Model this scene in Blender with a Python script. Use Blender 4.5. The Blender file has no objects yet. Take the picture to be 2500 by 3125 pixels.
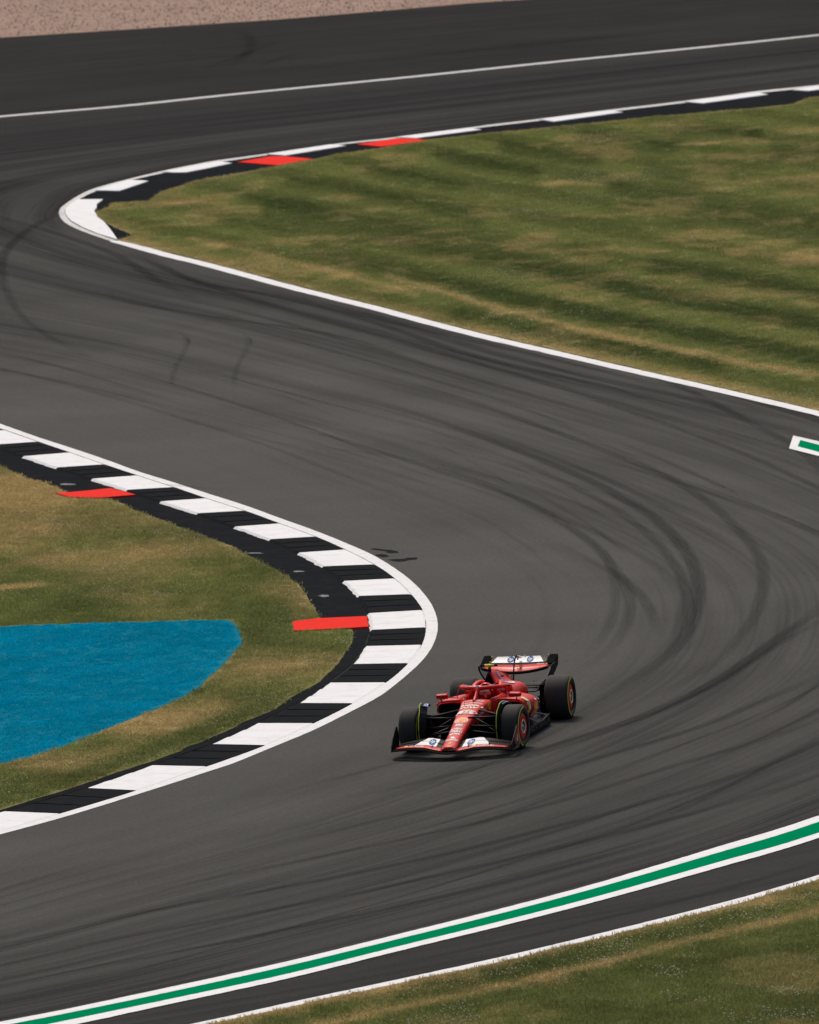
import bpy, bmesh, math, random
import numpy as np
from mathutils import Vector, Matrix
from mathutils.geometry import delaunay_2d_cdt, tessellate_polygon

random.seed(7)
RNG = np.random.default_rng(7)
scene = bpy.context.scene
COL = scene.collection

# ------------------------------------------------------------------ camera
FOC = 40673.6            # focal length in photo pixels (photo 2500 px wide)
CAM_H = 27.726           # metres above the track
PITCH = 0.1108711
ROLL = 0.0590889
cr_, sr_ = math.cos(ROLL), math.sin(ROLL)
cp_, sp_ = math.cos(PITCH), math.sin(PITCH)
rt = Vector((1, 0, 0)); fw = Vector((0, cp_, -sp_)); up = Vector((0, sp_, cp_))
rt2 = rt * cr_ - up * sr_
up2 = rt * sr_ + up * cr_
cam_data = bpy.data.cameras.new('camera')
cam = bpy.data.objects.new('camera', cam_data)
COL.objects.link(cam)
M = Matrix.Identity(4)
for i in range(3):
    M[i][0] = rt2[i]; M[i][1] = up2[i]; M[i][2] = -fw[i]
M[2][3] = CAM_H
cam.matrix_world = M
cam_data.sensor_fit = 'HORIZONTAL'
cam_data.sensor_width = 24.0
cam_data.lens = FOC / 2500 * 24.0
cam_data.clip_start = 5.0
cam_data.clip_end = 9000.0
cam_data.dof.use_dof = True
cam_data.dof.focus_distance = 215.0
cam_data.dof.aperture_fstop = 4.2
scene.camera = cam
scene.render.resolution_x = 819
scene.render.resolution_y = 1024

# ------------------------------------------------------------------ world, sun, exposure
SUN_EL, SUN_AZ = math.radians(58), math.radians(-10)     # azimuth from +Y (away from the camera), minus = to the left
world = bpy.data.worlds.new('World'); scene.world = world
world.use_nodes = True
wn = world.node_tree.nodes; wl = world.node_tree.links
bg = wn['Background']
sky = wn.new('ShaderNodeTexSky'); sky.sky_type = 'NISHITA'; sky.sun_disc = False
sky.sun_elevation = SUN_EL; sky.sun_rotation = SUN_AZ
sky.air_density = 1.0; sky.dust_density = 6.0; sky.ozone_density = 0.3
wl.new(sky.outputs[0], bg.inputs[0]); bg.inputs[1].default_value = 0.085
sun_d = bpy.data.lights.new('sun', 'SUN'); sun_d.energy = 1.5; sun_d.angle = math.radians(14); sun_d.color = (1.0, 0.935, 0.85)
sun = bpy.data.objects.new('sun', sun_d); COL.objects.link(sun)
sdir = Vector((math.sin(SUN_AZ) * math.cos(SUN_EL), math.cos(SUN_AZ) * math.cos(SUN_EL), math.sin(SUN_EL)))
sun.rotation_euler = sdir.to_track_quat('Z', 'Y').to_euler()
sun.location = (0, 200, 80)
scene.view_settings.view_transform = 'Standard'
scene.view_settings.look = 'None'
scene.view_settings.gamma = 1.0
scene.view_settings.use_curve_mapping = False
scene.view_settings.exposure = 0.5

# ------------------------------------------------------------------ survey: photo pixel -> point on the level ground
def sv(px, py, z=0.0):
    X2 = px - 1250; Y2 = py - 1562.5
    X = X2 * cr_ - Y2 * sr_; Y = X2 * sr_ + Y2 * cr_
    d = fw + rt * (X / FOC) - up * (Y / FOC)
    t = (z - CAM_H) / d.z
    return (d.x * t, d.y * t)
def svl(pts, z=0.0): return [sv(x, y, z) for x, y in pts]

# ------------------------------------------------------------------ generic helpers
def tag(o, label=None, cat=None, group=None, kind=None):
    if label: o['label'] = label
    if cat: o['category'] = cat
    if group: o['group'] = group
    if kind: o['kind'] = kind
    return o
def empty(name, loc=(0, 0, 0), rz=0.0):
    o = bpy.data.objects.new(name, None); COL.objects.link(o)
    o.location = loc; o.rotation_euler = (0, 0, rz); o.empty_display_size = 0.2
    return o
def mesh(name, V, F, mat, parent=None, smooth=False, sub=0, uv=None, attrs=None):
    me = bpy.data.meshes.new(name)
    me.from_pydata([tuple(v) for v in V], [], [tuple(f) for f in F])
    me.validate(clean_customdata=False)
    if mat is not None:
        for m in (mat if isinstance(mat, (list, tuple)) else [mat]): me.materials.append(m)
    if smooth:
        me.polygons.foreach_set('use_smooth', [True] * len(me.polygons))
    if uv is not None:
        l = me.uv_layers.new(name='UVMap')
        vi = np.zeros(len(me.loops), int); me.loops.foreach_get('vertex_index', vi)
        l.data.foreach_set('uv', np.asarray(uv, dtype=np.float32)[vi].ravel())
    if attrs:
        for k, a in attrs.items():
            at = me.attributes.new(k, 'FLOAT', 'POINT'); at.data.foreach_set('value', np.asarray(a, dtype=np.float32))
    me.update()
    o = bpy.data.objects.new(name, me); COL.objects.link(o)
    if parent is not None: o.parent = parent
    if sub:
        md = o.modifiers.new('s', 'SUBSURF'); md.levels = sub; md.render_levels = sub
    return o
def fixn(o):
    bm = bmesh.new(); bm.from_mesh(o.data)
    bmesh.ops.recalc_face_normals(bm, faces=bm.faces); bm.to_mesh(o.data); bm.free(); return o
def bevel(o, w, seg=2, ang=35):
    md = o.modifiers.new('b', 'BEVEL'); md.width = w; md.segments = seg; md.limit_method = 'ANGLE'; md.angle_limit = math.radians(ang); return o
class MB:
    def __init__(s): s.V = []; s.F = []
    def add(s, V, F):
        n = len(s.V); s.V += [tuple(v) for v in V]; s.F += [tuple(i + n for i in f) for f in F]; return s
    def box(s, c, d, R=None):
        V = []
        for sx in (-1, 1):
            for sy in (-1, 1):
                for sz in (-1, 1):
                    v = Vector((sx * d[0] / 2, sy * d[1] / 2, sz * d[2] / 2))
                    if R is not None: v = R @ v
                    V.append(v + Vector(c))
        return s.add(V, [(0, 1, 3, 2), (4, 6, 7, 5), (0, 4, 5, 1), (2, 3, 7, 6), (0, 2, 6, 4), (1, 5, 7, 3)])
    def loft(s, rings, cap=True, closed=True):
        n = len(rings[0]); V = [p for r in rings for p in r]; F = []
        for i in range(len(rings) - 1):
            for j in range(n if closed else n - 1):
                k = (j + 1) % n
                F.append((i * n + j, i * n + k, (i + 1) * n + k, (i + 1) * n + j))
        if cap:
            F.append(tuple(range(n))[::-1]); F.append(tuple((len(rings) - 1) * n + j for j in range(n)))
        return s.add(V, F)
    def tube(s, pts, rad, n=8, sq=1.0, flat=(0, 0, 1), cap=True):
        """tube along pts; rad scalar or list; sq squashes it along 'flat'"""
        pts = [Vector(p) for p in pts]; R = rad if isinstance(rad, (list, tuple)) else [rad] * len(pts)
        rings = []
        for i, p in enumerate(pts):
            t = (pts[min(i + 1, len(pts) - 1)] - pts[max(i - 1, 0)]).normalized()
            f = Vector(flat); f = f - t * f.dot(t)
            if f.length < 1e-4: f = Vector((1, 0, 0)) - t * t.x
            f.normalize(); b = t.cross(f)
            rings.append([p + b * math.cos(a) * R[i] + f * math.sin(a) * R[i] * sq for a in [2 * math.pi * k / n for k in range(n)]])
        return s.loft(rings, cap)
    def lathe(s, prof, n, c, axis='y'):
        """prof: (radius, along); ring around axis y through c"""
        rings = []
        for r, h in prof:
            rings.append([(c[0] + r * math.cos(2 * math.pi * k / n), c[1] + h, c[2] + r * math.sin(2 * math.pi * k / n)) for k in range(n)])
        return s.loft(rings, cap=False)
    def obj(s, name, mat, parent=None, smooth=False, sub=0, fix=True):
        o = mesh(name, s.V, s.F, mat, parent, smooth, sub)
        if fix: fixn(o)
        return o
def catmull(P, n):
    """P: list of tuples, n samples per span"""
    P = [np.array(p, float) for p in P]; P = [2 * P[0] - P[1]] + P + [2 * P[-1] - P[-2]]; out = []
    for i in range(1, len(P) - 2):
        for k in range(n):
            t = k / n
            out.append(0.5 * ((2 * P[i]) + (P[i + 1] - P[i - 1]) * t + (2 * P[i - 1] - 5 * P[i] + 4 * P[i + 1] - P[i + 2]) * t * t + (3 * P[i] - P[i - 1] - 3 * P[i + 1] + P[i + 2]) * t ** 3))
    out.append(P[-2]); return out
def resample(P, n):
    P = np.array(P, float); d = np.r_[0, np.cumsum(np.linalg.norm(np.diff(P, axis=0), axis=1))]
    t = np.linspace(0, d[-1], n)
    return np.stack([np.interp(t, d, P[:, k]) for k in range(P.shape[1])], -1)

# value noise (numpy) for the lawns
_T = RNG.random((64, 64))
def vnoise(x, y):
    xi = np.floor(x).astype(int); yi = np.floor(y).astype(int); fx = x - xi; fy = y - yi
    fx = fx * fx * (3 - 2 * fx); fy = fy * fy * (3 - 2 * fy)
    a = _T[xi % 64, yi % 64]; b = _T[(xi + 1) % 64, yi % 64]; c = _T[xi % 64, (yi + 1) % 64]; d = _T[(xi + 1) % 64, (yi + 1) % 64]
    return (a * (1 - fx) + b * fx) * (1 - fy) + (c * (1 - fx) + d * fx) * fy
def fbm(x, y, o=4):
    s = 0; w = 0; a = 1.0
    for i in range(o):
        s = s + a * vnoise(x * 2 ** i + 11.3 * i, y * 2 ** i + 5.7 * i); w += a; a *= 0.55
    return s / w
def inside(P, x, y):
    P = np.asarray(P); r = np.zeros(np.shape(x), bool); n = len(P); j = n - 1
    for i in range(n):
        xi, yi = P[i]; xj, yj = P[j]
        c = ((yi > y) != (yj > y)) & (x < (xj - xi) * (y - yi) / ((yj - yi) if yj != yi else 1e-9) + xi)
        r ^= c; j = i
    return r
def pdist(P, x, y):
    """distance of points to open polyline P"""
    P = np.asarray(P); d = np.full(np.shape(x), 1e9)
    for i in range(len(P) - 1):
        a = P[i]; b = P[i + 1]; ab = b - a; L = ab @ ab + 1e-12
        t = np.clip(((x - a[0]) * ab[0] + (y - a[1]) * ab[1]) / L, 0, 1)
        d = np.minimum(d, np.hypot(x - a[0] - t * ab[0], y - a[1] - t * ab[1]))
    return d

# ------------------------------------------------------------------ materials
class NT:
    def __init__(s, name):
        s.m = bpy.data.materials.new(name); s.m.use_nodes = True; s.t = s.m.node_tree; s.n = s.t.nodes; s.l = s.t.links
        s.b = s.n['Principled BSDF']
    def new(s, t, **k):
        n = s.n.new(t)
        for a, v in k.items(): setattr(n, a, v)
        return n
    def link(s, a, b): s.l.new(a, b)
    def coord(s, out='Position', scale=None):
        if out == 'Position': o = s.new('ShaderNodeNewGeometry').outputs['Position']
        else: o = s.new('ShaderNodeTexCoord').outputs[out]
        if scale is not None:
            m = s.new('ShaderNodeMapping'); m.inputs['Scale'].default_value = scale; s.link(o, m.inputs[0]); o = m.outputs[0]
        return o
    def noise(s, vec, scale, detail=4, rough=0.55, dist=0.0):
        n = s.new('ShaderNodeTexNoise'); s.link(vec, n.inputs['Vector']); n.inputs['Scale'].default_value = scale
        n.inputs['Detail'].default_value = detail; n.inputs['Roughness'].default_value = rough; n.inputs['Distortion'].default_value = dist
        return n.outputs['Fac']
    def ramp(s, f, stops):
        r = s.new('ShaderNodeValToRGB'); s.link(f, r.inputs[0]); e = r.color_ramp.elements
        while len(e) < len(stops): e.new(0.5)
        for i, (p, c) in enumerate(stops):
            e[i].position = p; e[i].color = (c, c, c, 1) if isinstance(c, (int, float)) else (*c, 1)
        return r.outputs[0]
    def mix(s, f, a, b, bt='MIX'):
        m = s.new('ShaderNodeMix', data_type='RGBA', blend_type=bt)
        for i, v in ((0, f), (6, a), (7, b)):
            if isinstance(v, (int, float)): m.inputs[i].default_value = v if i == 0 else (v, v, v, 1)
            elif isinstance(v, tuple): m.inputs[i].default_value = (*v, 1)
            else: s.link(v, m.inputs[i])
        return m.outputs[2]
    def math(s, op, a, b=0.0):
        m = s.new('ShaderNodeMath', operation=op)
        for i, v in ((0, a), (1, b)):
            if isinstance(v, (int, float)): m.inputs[i].default_value = v
            else: s.link(v, m.inputs[i])
        return m.outputs[0]
    def attr(s, name, t='GEOMETRY'):
        a = s.new('ShaderNodeAttribute'); a.attribute_name = name; a.attribute_type = t; return a.outputs['Fac']
    def bump(s, h, strength, dist=0.01):
        b = s.new('ShaderNodeBump'); b.inputs['Strength'].default_value = strength; b.inputs['Distance'].default_value = dist
        s.link(h, b.inputs['Height']); s.link(b.outputs[0], s.b.inputs['Normal'])
    def base(s, c, rough=0.6, spec=0.5, metal=0.0, coat=0.0, coatr=0.1):
        if isinstance(c, tuple): s.b.inputs['Base Color'].default_value = (*c, 1)
        else: s.link(c, s.b.inputs['Base Color'])
        s.b.inputs['Roughness'].default_value = rough; s.b.inputs['Specular IOR Level'].default_value = spec
        s.b.inputs['Metallic'].default_value = metal; s.b.inputs['Coat Weight'].default_value = coat; s.b.inputs['Coat Roughness'].default_value = coatr
        return s.m
def simple(name, c, rough=0.5, spec=0.5, metal=0.0, coat=0.0, var=0.12, scale=25.0):
    t = NT(name); f = t.noise(t.coord('Object'), scale, 3)
    d = tuple(x * (1 - var) for x in c); e = tuple(min(x * (1 + var), 1) for x in c)
    return t.base(t.mix(f, d, e), rough, spec, metal, coat)

def m_asphalt(name, flow, c0, c1, rub=0.35):
    """flow=True: UV streaks along the racing direction, else streaks along the straight's own line"""
    t = NT(name)
    if flow:
        uv = t.coord('UV')
    else:
        m = t.new('ShaderNodeMapping'); m.inputs['Rotation'].default_value = (0, 0, flow_angle(name)); t.link(t.coord(), m.inputs[0]); uv = m.outputs[0]
    def st(sx, sy, off=0):
        m = t.new('ShaderNodeMapping'); m.inputs['Scale'].default_value = (sx, sy, 1); m.inputs['Location'].default_value = (off, off * 1.7, off * 0.3)
        t.link(uv, m.inputs[0]); return m.outputs[0]
    pos = t.coord()
    fine = t.noise(pos, 38.0, 3, 0.75)
    big = t.noise(pos, 0.16, 4, 0.6)
    s1 = t.noise(st(0.026, 1.1), 1.0, 3, 0.6, 0.35)
    s2 = t.noise(st(0.045, 4.0, 3), 1.0, 4, 0.65, 0.5)
    s3 = t.noise(st(0.08, 11.0, 9), 1.0, 3, 0.6, 0.4)
    col = t.mix(t.ramp(big, [(0.3, 0.0), (0.7, 1.0)]), c0, c1)
    k = t.math('MULTIPLY', t.ramp(s1, [(0.40, 0.0), (0.68, 1.0)]), t.ramp(s2, [(0.30, 0.35), (0.68, 1.0)]))
    k2 = t.math('MULTIPLY', t.ramp(s3, [(0.42, 0.0), (0.75, 1.0)]), t.ramp(s1, [(0.3, 0.2), (0.6, 0.8)]))
    k = t.math('ADD', t.math('MULTIPLY', k, rub), t.math('MULTIPLY', k2, rub * 0.7))
    if flow:
        k = t.math('ADD', t.math('MULTIPLY', k, t.attr('streak')), t.attr('rubber'))
    k.node.use_clamp = True
    col = t.mix(k, col, (0.024, 0.024, 0.026))
    col = t.mix(t.ramp(fine, [(0.25, 0.72), (0.75, 1.28)]), (0, 0, 0), col, 'MIX') if False else t.mix(1.0, col, t.ramp(fine, [(0.28, 0.70), (0.72, 1.0)]), 'MULTIPLY')
    g2 = t.noise(pos, 11.0, 3, 0.8); col = t.mix(1.0, col, t.ramp(g2, [(0.35, 0.82), (0.65, 1.0)]), 'MULTIPLY')
    # light stone chips
    vor = t.new('ShaderNodeTexVoronoi'); vor.inputs['Scale'].default_value = 7.0; t.link(pos, vor.inputs['Vector'])
    chip = t.ramp(vor.outputs['Distance'], [(0.035, 1.0), (0.07, 0.0)])
    sel = t.ramp(t.noise(pos, 2.3, 2), [(0.60, 0.0), (0.64, 1.0)])
    col = t.mix(t.math('MULTIPLY', t.math('MULTIPLY', chip, sel), 0.45), col, (0.35, 0.33, 0.30))
    t.bump(fine, 0.35, 0.004)
    return t.base(col, 1.0, 0.0)
def flow_angle(name): return math.radians(-27) if 'far' in name else math.radians(-38)

ASPH0, ASPH1 = (0.090, 0.0898, 0.084), (0.111, 0.1108, 0.104)
def m_paint(name, c, wear=0.25, dirt=(0.25, 0.24, 0.23), scale=1.0, rough=0.6):
    t = NT(name); pos = t.coord()
    n1 = t.noise(pos, 3.0 * scale, 5, 0.65); n2 = t.noise(t.coord('Position', (14, 1.2, 14)), 1.6 * scale, 4, 0.7); n3 = t.noise(pos, 60, 2)
    k = t.math('MULTIPLY', t.ramp(n1, [(0.45, 0.0), (0.8, 1.0)]), wear)
    k = t.math('ADD', k, t.math('MULTIPLY', t.ramp(n2, [(0.60, 0.0), (0.78, 1.0)]), wear * 1.1))
    col = t.mix(k, c, dirt)
    col = t.mix(1.0, col, t.ramp(n3, [(0.2, 0.9), (0.8, 1.0)]), 'MULTIPLY')
    t.bump(n3, 0.25, 0.003)
    return t.base(col, rough, 0.0)

MAT = {}
MAT['runoff_far'] = m_asphalt('asphalt_far', False, (0.034, 0.034, 0.0335), (0.047, 0.047, 0.046), 0.4)
MAT['runoff_near'] = m_asphalt('asphalt_near', False, (0.047, 0.048, 0.046), (0.062, 0.063, 0.060), 0.5)
MAT['track'] = m_asphalt('asphalt_track', True, ASPH0, ASPH1, 0.40)
MAT['white'] = m_paint('white_paint', (0.70, 0.71, 0.715), 0.32, (0.42, 0.42, 0.42))
MAT['line'] = m_paint('line_paint', (0.68, 0.685, 0.69), 0.4, (0.36, 0.35, 0.34), 1.6)
MAT['line_far'] = m_paint('far_line_paint', (0.56, 0.555, 0.54), 0.4, (0.3, 0.29, 0.27), 2.0)
MAT['black'] = m_paint('black_paint', (0.016, 0.0175, 0.020), 0.35, (0.030, 0.031, 0.033), 0.8, 0.55)
MAT['apron'] = m_paint('apron_bitumen', (0.014, 0.0155, 0.018), 0.5, (0.030, 0.031, 0.034), 0.7, 0.7)
MAT['red'] = m_paint('red_paint', (0.70, 0.040, 0.032), 0.4, (0.3, 0.05, 0.04), 1.5)
MAT['green'] = m_paint('green_paint', (0.0, 0.185, 0.078), 0.10, (0.008, 0.13, 0.06), 0.4)

def m_grass(name, inst, blue=False):
    t = NT(name); ty = 'INSTANCER' if inst else 'GEOMETRY'
    dry, shade = t.attr('dry', ty), t.attr('shade', ty)
    pos = t.coord()
    n = t.noise(pos, 5.0, 4, 0.7); n2 = t.noise(pos, 26.0, 3, 0.7)
    if inst:
        r = t.attr('rnd', ty)
        n2 = t.math('ADD', t.math('MULTIPLY', n2, 0.5), t.math('MULTIPLY', r, 0.5))
    k = 2.8 if inst else 1.25
    if blue:
        col = t.mix(t.ramp(t.noise(pos, 0.9, 4, 0.6), [(0.3, 0.0), (0.7, 1.0)]), (0.0, 0.098 * k, 0.146 * k), (0.0, 0.125 * k, 0.185 * k))
        col = t.mix(t.math('MULTIPLY', t.math('MULTIPLY', n2, shade), 0.6), col, (0.0, 0.09, 0.14))
    else:
        g0 = (0.020 * k, 0.033 * k, 0.010 * k); g1 = (0.086 * k, 0.098 * k, 0.031 * k)
        tan0 = (0.140 * k, 0.108 * k, 0.046 * k); tan1 = (0.255 * k, 0.190 * k, 0.092 * k)
        col = t.mix(shade, g1, g0)
        col = t.mix(t.math('MULTIPLY', n2, 0.35), col, (0.12 * k, 0.118 * k, 0.042 * k))
        tan = t.mix(n2, tan0, tan1)
        d = t.math('ADD', dry, t.math('MULTIPLY', t.math('SUBTRACT', n, 0.5), 0.7)); d.node.use_clamp = True
        d = t.ramp(d, [(0.12, 0.0), (0.85, 0.92)])
        col = t.mix(d, col, tan)
    n3 = t.noise(pos, 70.0 if inst else 30.0, 2, 0.6); n4 = t.noise(pos, 1.7, 5, 0.75)
    col = t.mix(1.0, col, t.ramp(n3, [(0.34, 0.32 if inst and not blue else 0.82), (0.66, 1.0)]), 'MULTIPLY'); col = t.mix(1.0, col, t.ramp(n4, [(0.32, 0.92 if blue else 0.72), (0.68, 1.0)]), 'MULTIPLY')
    hs = t.new('ShaderNodeBrightContrast'); t.link(col, hs.inputs[0]); gm_ = t.new('ShaderNodeVectorMath', operation='SCALE'); t.link(col, gm_.inputs[0]); gm_.inputs['Scale'].default_value = 1.3 if blue else 1.6; col = gm_.outputs[0]; t.n.remove(hs)
    if not inst: t.bump(n2, 0.8, 0.05)
    t.base(col, 0.9, 0.04)
    if inst:
        tr = t.new('ShaderNodeBsdfTranslucent'); t.link(col, tr.inputs[0]); mx = t.new('ShaderNodeMixShader'); mx.inputs[0].default_value = 0.42
        t.link(t.b.outputs[0], mx.inputs[1]); t.link(tr.outputs[0], mx.inputs[2]); t.link(mx.outputs[0], t.n['Material Output'].inputs['Surface'])
    return t.m
MAT['lawn'] = m_grass('lawn_soil', False); MAT['blade'] = m_grass('grass_blade', True)
MAT['lawn_blue'] = m_grass('blue_lawn_soil', False, True); MAT['blade_blue'] = m_grass('blue_grass_blade', True, True)
MAT['flower'] = simple('clover_flower', (0.56, 0.53, 0.40), 0.9, 0.0)
MAT['flower_y'] = simple('yellow_flower', (0.75, 0.50, 0.02), 0.8, 0.1)
def m_gravel(name, inst):
    t = NT(name); pos = t.coord()
    n = t.noise(pos, 6.0, 4, 0.7); b = t.noise(t.coord('Position', (1, 0.25, 1)), 1.6, 3)
    f = t.attr('rnd', 'INSTANCER') if inst else n
    col = t.ramp(f, [(0.15, (0.262, 0.186, 0.150)), (0.5, (0.285, 0.202, 0.163)), (0.85, (0.33, 0.238, 0.195))])
    col = t.mix(1.0, col, t.ramp(b, [(0.3, 0.8), (0.7, 1.0)]), 'MULTIPLY')
    if not inst: t.bump(n, 0.15, 0.01)
    return t.base(col, 0.95, 0.03)
MAT['gravel'] = m_gravel('gravel_bed', False); MAT['stone'] = m_gravel('gravel_stone', True)
def m_skid():
    t = NT('tyre_rubber_mark'); uv = t.coord('UV')
    m = t.new('ShaderNodeMapping'); m.inputs['Scale'].default_value = (0.5, 22, 1); t.link(uv, m.inputs[0])
    n = t.noise(m.outputs[0], 1.0, 4, 0.7)
    a = t.math('MULTIPLY', t.attr('alpha'), t.ramp(n, [(0.28, 0.25), (0.62, 1.0)]))
    t.base((0.020, 0.020, 0.022), 1.0, 0.0); t.link(a, t.b.inputs['Alpha'])
    return t.m
MAT['skid'] = m_skid()

# ================================================================== THE GROUND
def sheet(name, P, z, mat, parent=None, thick=0.0, **kw):
    """filled outline P (x,y) at height z; optional vertical rim of depth 'thick'"""
    n = len(P); V = [(x, y, z) for x, y in P]
    T = tessellate_polygon([[Vector((x, y, 0)) for x, y in P]])
    F = [tuple(f) for f in T]
    F = [f if ((V[f[1]][0] - V[f[0]][0]) * (V[f[2]][1] - V[f[0]][1]) - (V[f[2]][0] - V[f[0]][0]) * (V[f[1]][1] - V[f[0]][1])) > 0 else f[::-1] for f in F]
    if thick:
        V += [(x, y, z - thick) for x, y in P]
        area = sum(P[i][0] * P[(i + 1) % n][1] - P[(i + 1) % n][0] * P[i][1] for i in range(n))
        for i in range(n):
            j = (i + 1) % n; F.append((i, i + n, j + n, j) if area > 0 else (i, j, j + n, i + n))
    return mesh(name, V, F, mat, parent, **kw)
# wide grassland to the horizon
def m_field():
    t = NT('distant_grassland'); pos = t.coord(); n = t.noise(pos, 0.08, 5, 0.6); n2 = t.noise(pos, 3.0, 4)
    c = t.mix(n, (0.045, 0.062, 0.018), (0.13, 0.12, 0.05)); c = t.mix(t.math('MULTIPLY', n2, 0.4), c, (0.05, 0.06, 0.02)); return t.base(c, 0.9, 0.1)
tag(sheet('ground', [(-4000, -3500), (4000, -3500), (4000, 5000), (-4000, 5000)], -0.05, m_field()), kind='structure')
gr_edge = svl([(-500, 145), (0, 116), (435, 88), (870, 59), (1250, 27.5), (1431, 11), (1598, 0), (2500, -70), (3300, -135)])
tag(sheet('asphalt_run_off', [(-150, 300), (-150, 377.5)] + gr_edge + [(150, 400), (150, 300), (12, 290)], 0.0, MAT['runoff_far']), kind='structure')
tag(sheet('outer_run_off', [(-150, 120), (-150, 300), (12, 290), (150, 300), (150, 120)], 0.0, MAT['runoff_near']), kind='structure')
# gravel bed
gp = [(-150, 377.0)] + [(x, y - 0.1) for x, y in gr_edge] + [(150, 399.5), (150, 430), (-150, 425)]
tag(sheet('gravel_trap', gp, 0.02, MAT['gravel'], thick=0.05), kind='structure')

# the racing track: ribbon lofted between its two edges
OUT = [(60, 386), (40, 366), (20, 349.8), (11.2, 342.5), (2, 335.5), (-3, 331.2), (-6.8, 325.3), (-7.75, 318), (-7.2, 313.4), (-4.9, 304.2), (-1.25, 292.6), (3.35, 277.6), (6.6, 266.5), (9.6, 254), (11.9, 240), (12.3, 228), (10.6, 215), (6.1, 203.2), (2.6, 197.2), (-2.1, 190.9), (-6.1, 186.7), (-15, 178.6), (-28, 169)]
INN = [(60, 399), (42, 377), (22, 364.5), (11.8, 359.4), (-1, 352.4), (-10.1, 348.2), (-22, 340), (-26, 322), (-22, 300), (-16, 285), (-10.5, 274.5), (-6.1, 261.6), (-4.0, 254.2), (-1.95, 246.6), (-0.1, 237.5), (0.15, 230.9), (-0.3, 224.6), (-1.95, 217.3), (-4.3, 211.3), (-6.85, 206.7), (-11, 199.8), (-20, 191), (-31, 182)]
nS, nL = 12, 44
co = np.array(catmull(OUT, nS)); ci = np.array(catmull(INN, nS)); nR = len(co)
mid = (co + ci) / 2; ulen = np.r_[0, np.cumsum(np.linalg.norm(np.diff(mid, axis=0), axis=1))]
V = []; UV = []; A_s = []; A_r = []
for i in range(nR):
    w = np.linalg.norm(co[i] - ci[i]); fr = i / (nR - 1) * (len(OUT) - 1)
    for j in range(nL + 1):
        t = j / nL; p = ci[i] * (1 - t) + co[i] * t
        V.append((p[0], p[1], 0.004)); UV.append((ulen[i], t * 13.0))
        edge = min(t, 1 - t) * 2
        # rubbered groove: wide arc in the middle of the corner, hugging line C side before it
        g1 = math.exp(-((t - 0.62) / 0.22) ** 2)
        rb = 0.0
        if fr < 6: rb = 0.60 + 0.10 * math.sin(t * 6)                    # far straight: darker surface
        elif fr < 10: rb = 0.60 - 0.12 * (fr - 6)
        if 8.5 < fr < 14: rb += 0.26 * math.exp(-((t - 0.90) / 0.13) ** 2) * min(1, (fr - 8.5)) * max(0, min(1, (14 - fr) / 2))
        if fr >= 12: rb += 0.34 * min(1, (fr - 12) / 4) * max(0.0, (t - 0.25)) 
        if fr >= 15: rb += 0.10 * min(1, (fr - 15) / 2)
        A_r.append(max(rb, 0)); A_s.append(0.12 + 1.05 * min(1, max(0, (t - 0.08) / 0.42)))
F = [(i * (nL + 1) + j, i * (nL + 1) + j + 1, (i + 1) * (nL + 1) + j + 1, (i + 1) * (nL + 1) + j) for i in range(nR - 1) for j in range(nL)]
tr = mesh('race_track', V, F, MAT['track'], uv=UV, attrs={'streak': A_s, 'rubber': A_r}); fixn(tr)
if tr.data.polygons[0].normal.z < 0: tr.data.flip_normals()
tag(tr, kind='structure')

# ---- painted lines
def strip(name, A, B, z, mat, n=160, jag=0.0, parent=None, cols=2):
    A = resample(A, n); B = resample(B, n); V = []; F = []; m = cols + 1
    for i in range(n):
        for j in range(m):
            t = j / cols; p = A[i] * (1 - t) + B[i] * t
            if jag and j in (0, cols): p = p + RNG.normal(0, jag, 2)
            V.append((p[0], p[1], z))
    for i in range(n - 1):
        for j in range(cols): F.append((i * m + j, i * m + j + 1, (i + 1) * m + j + 1, (i + 1) * m + j))
    o = mesh(name, V, F, mat, parent)
    if o.data.polygons[0].normal.z < 0: o.data.flip_normals()
    return o
def offset(P, d):
    P = np.array(P, float); T = np.gradient(P, axis=0); T /= np.linalg.norm(T, axis=1)[:, None]
    return P + np.stack([-T[:, 1], T[:, 0]], -1) * d
def line_w(name, C, w, z, mat, n=160, jag=0.0, parent=None):
    C = resample(np.array(catmull(C, 6)), n); return strip(name, offset(C, w / 2), offset(C, -w / 2), z, mat, n, jag, parent)

B_line = svl([(-700, 420), (0, 356), (362, 325), (725, 287), (1250, 235.5), (1685, 190), (2120, 147), (2500, 107), (3300, 20)])
tag(line_w('track_edge_line', B_line, 0.46, 0.008, MAT['line_far'], 220, 0.01), 'long thin greyish white line across the far asphalt near the top of the picture', 'painted line')

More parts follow.
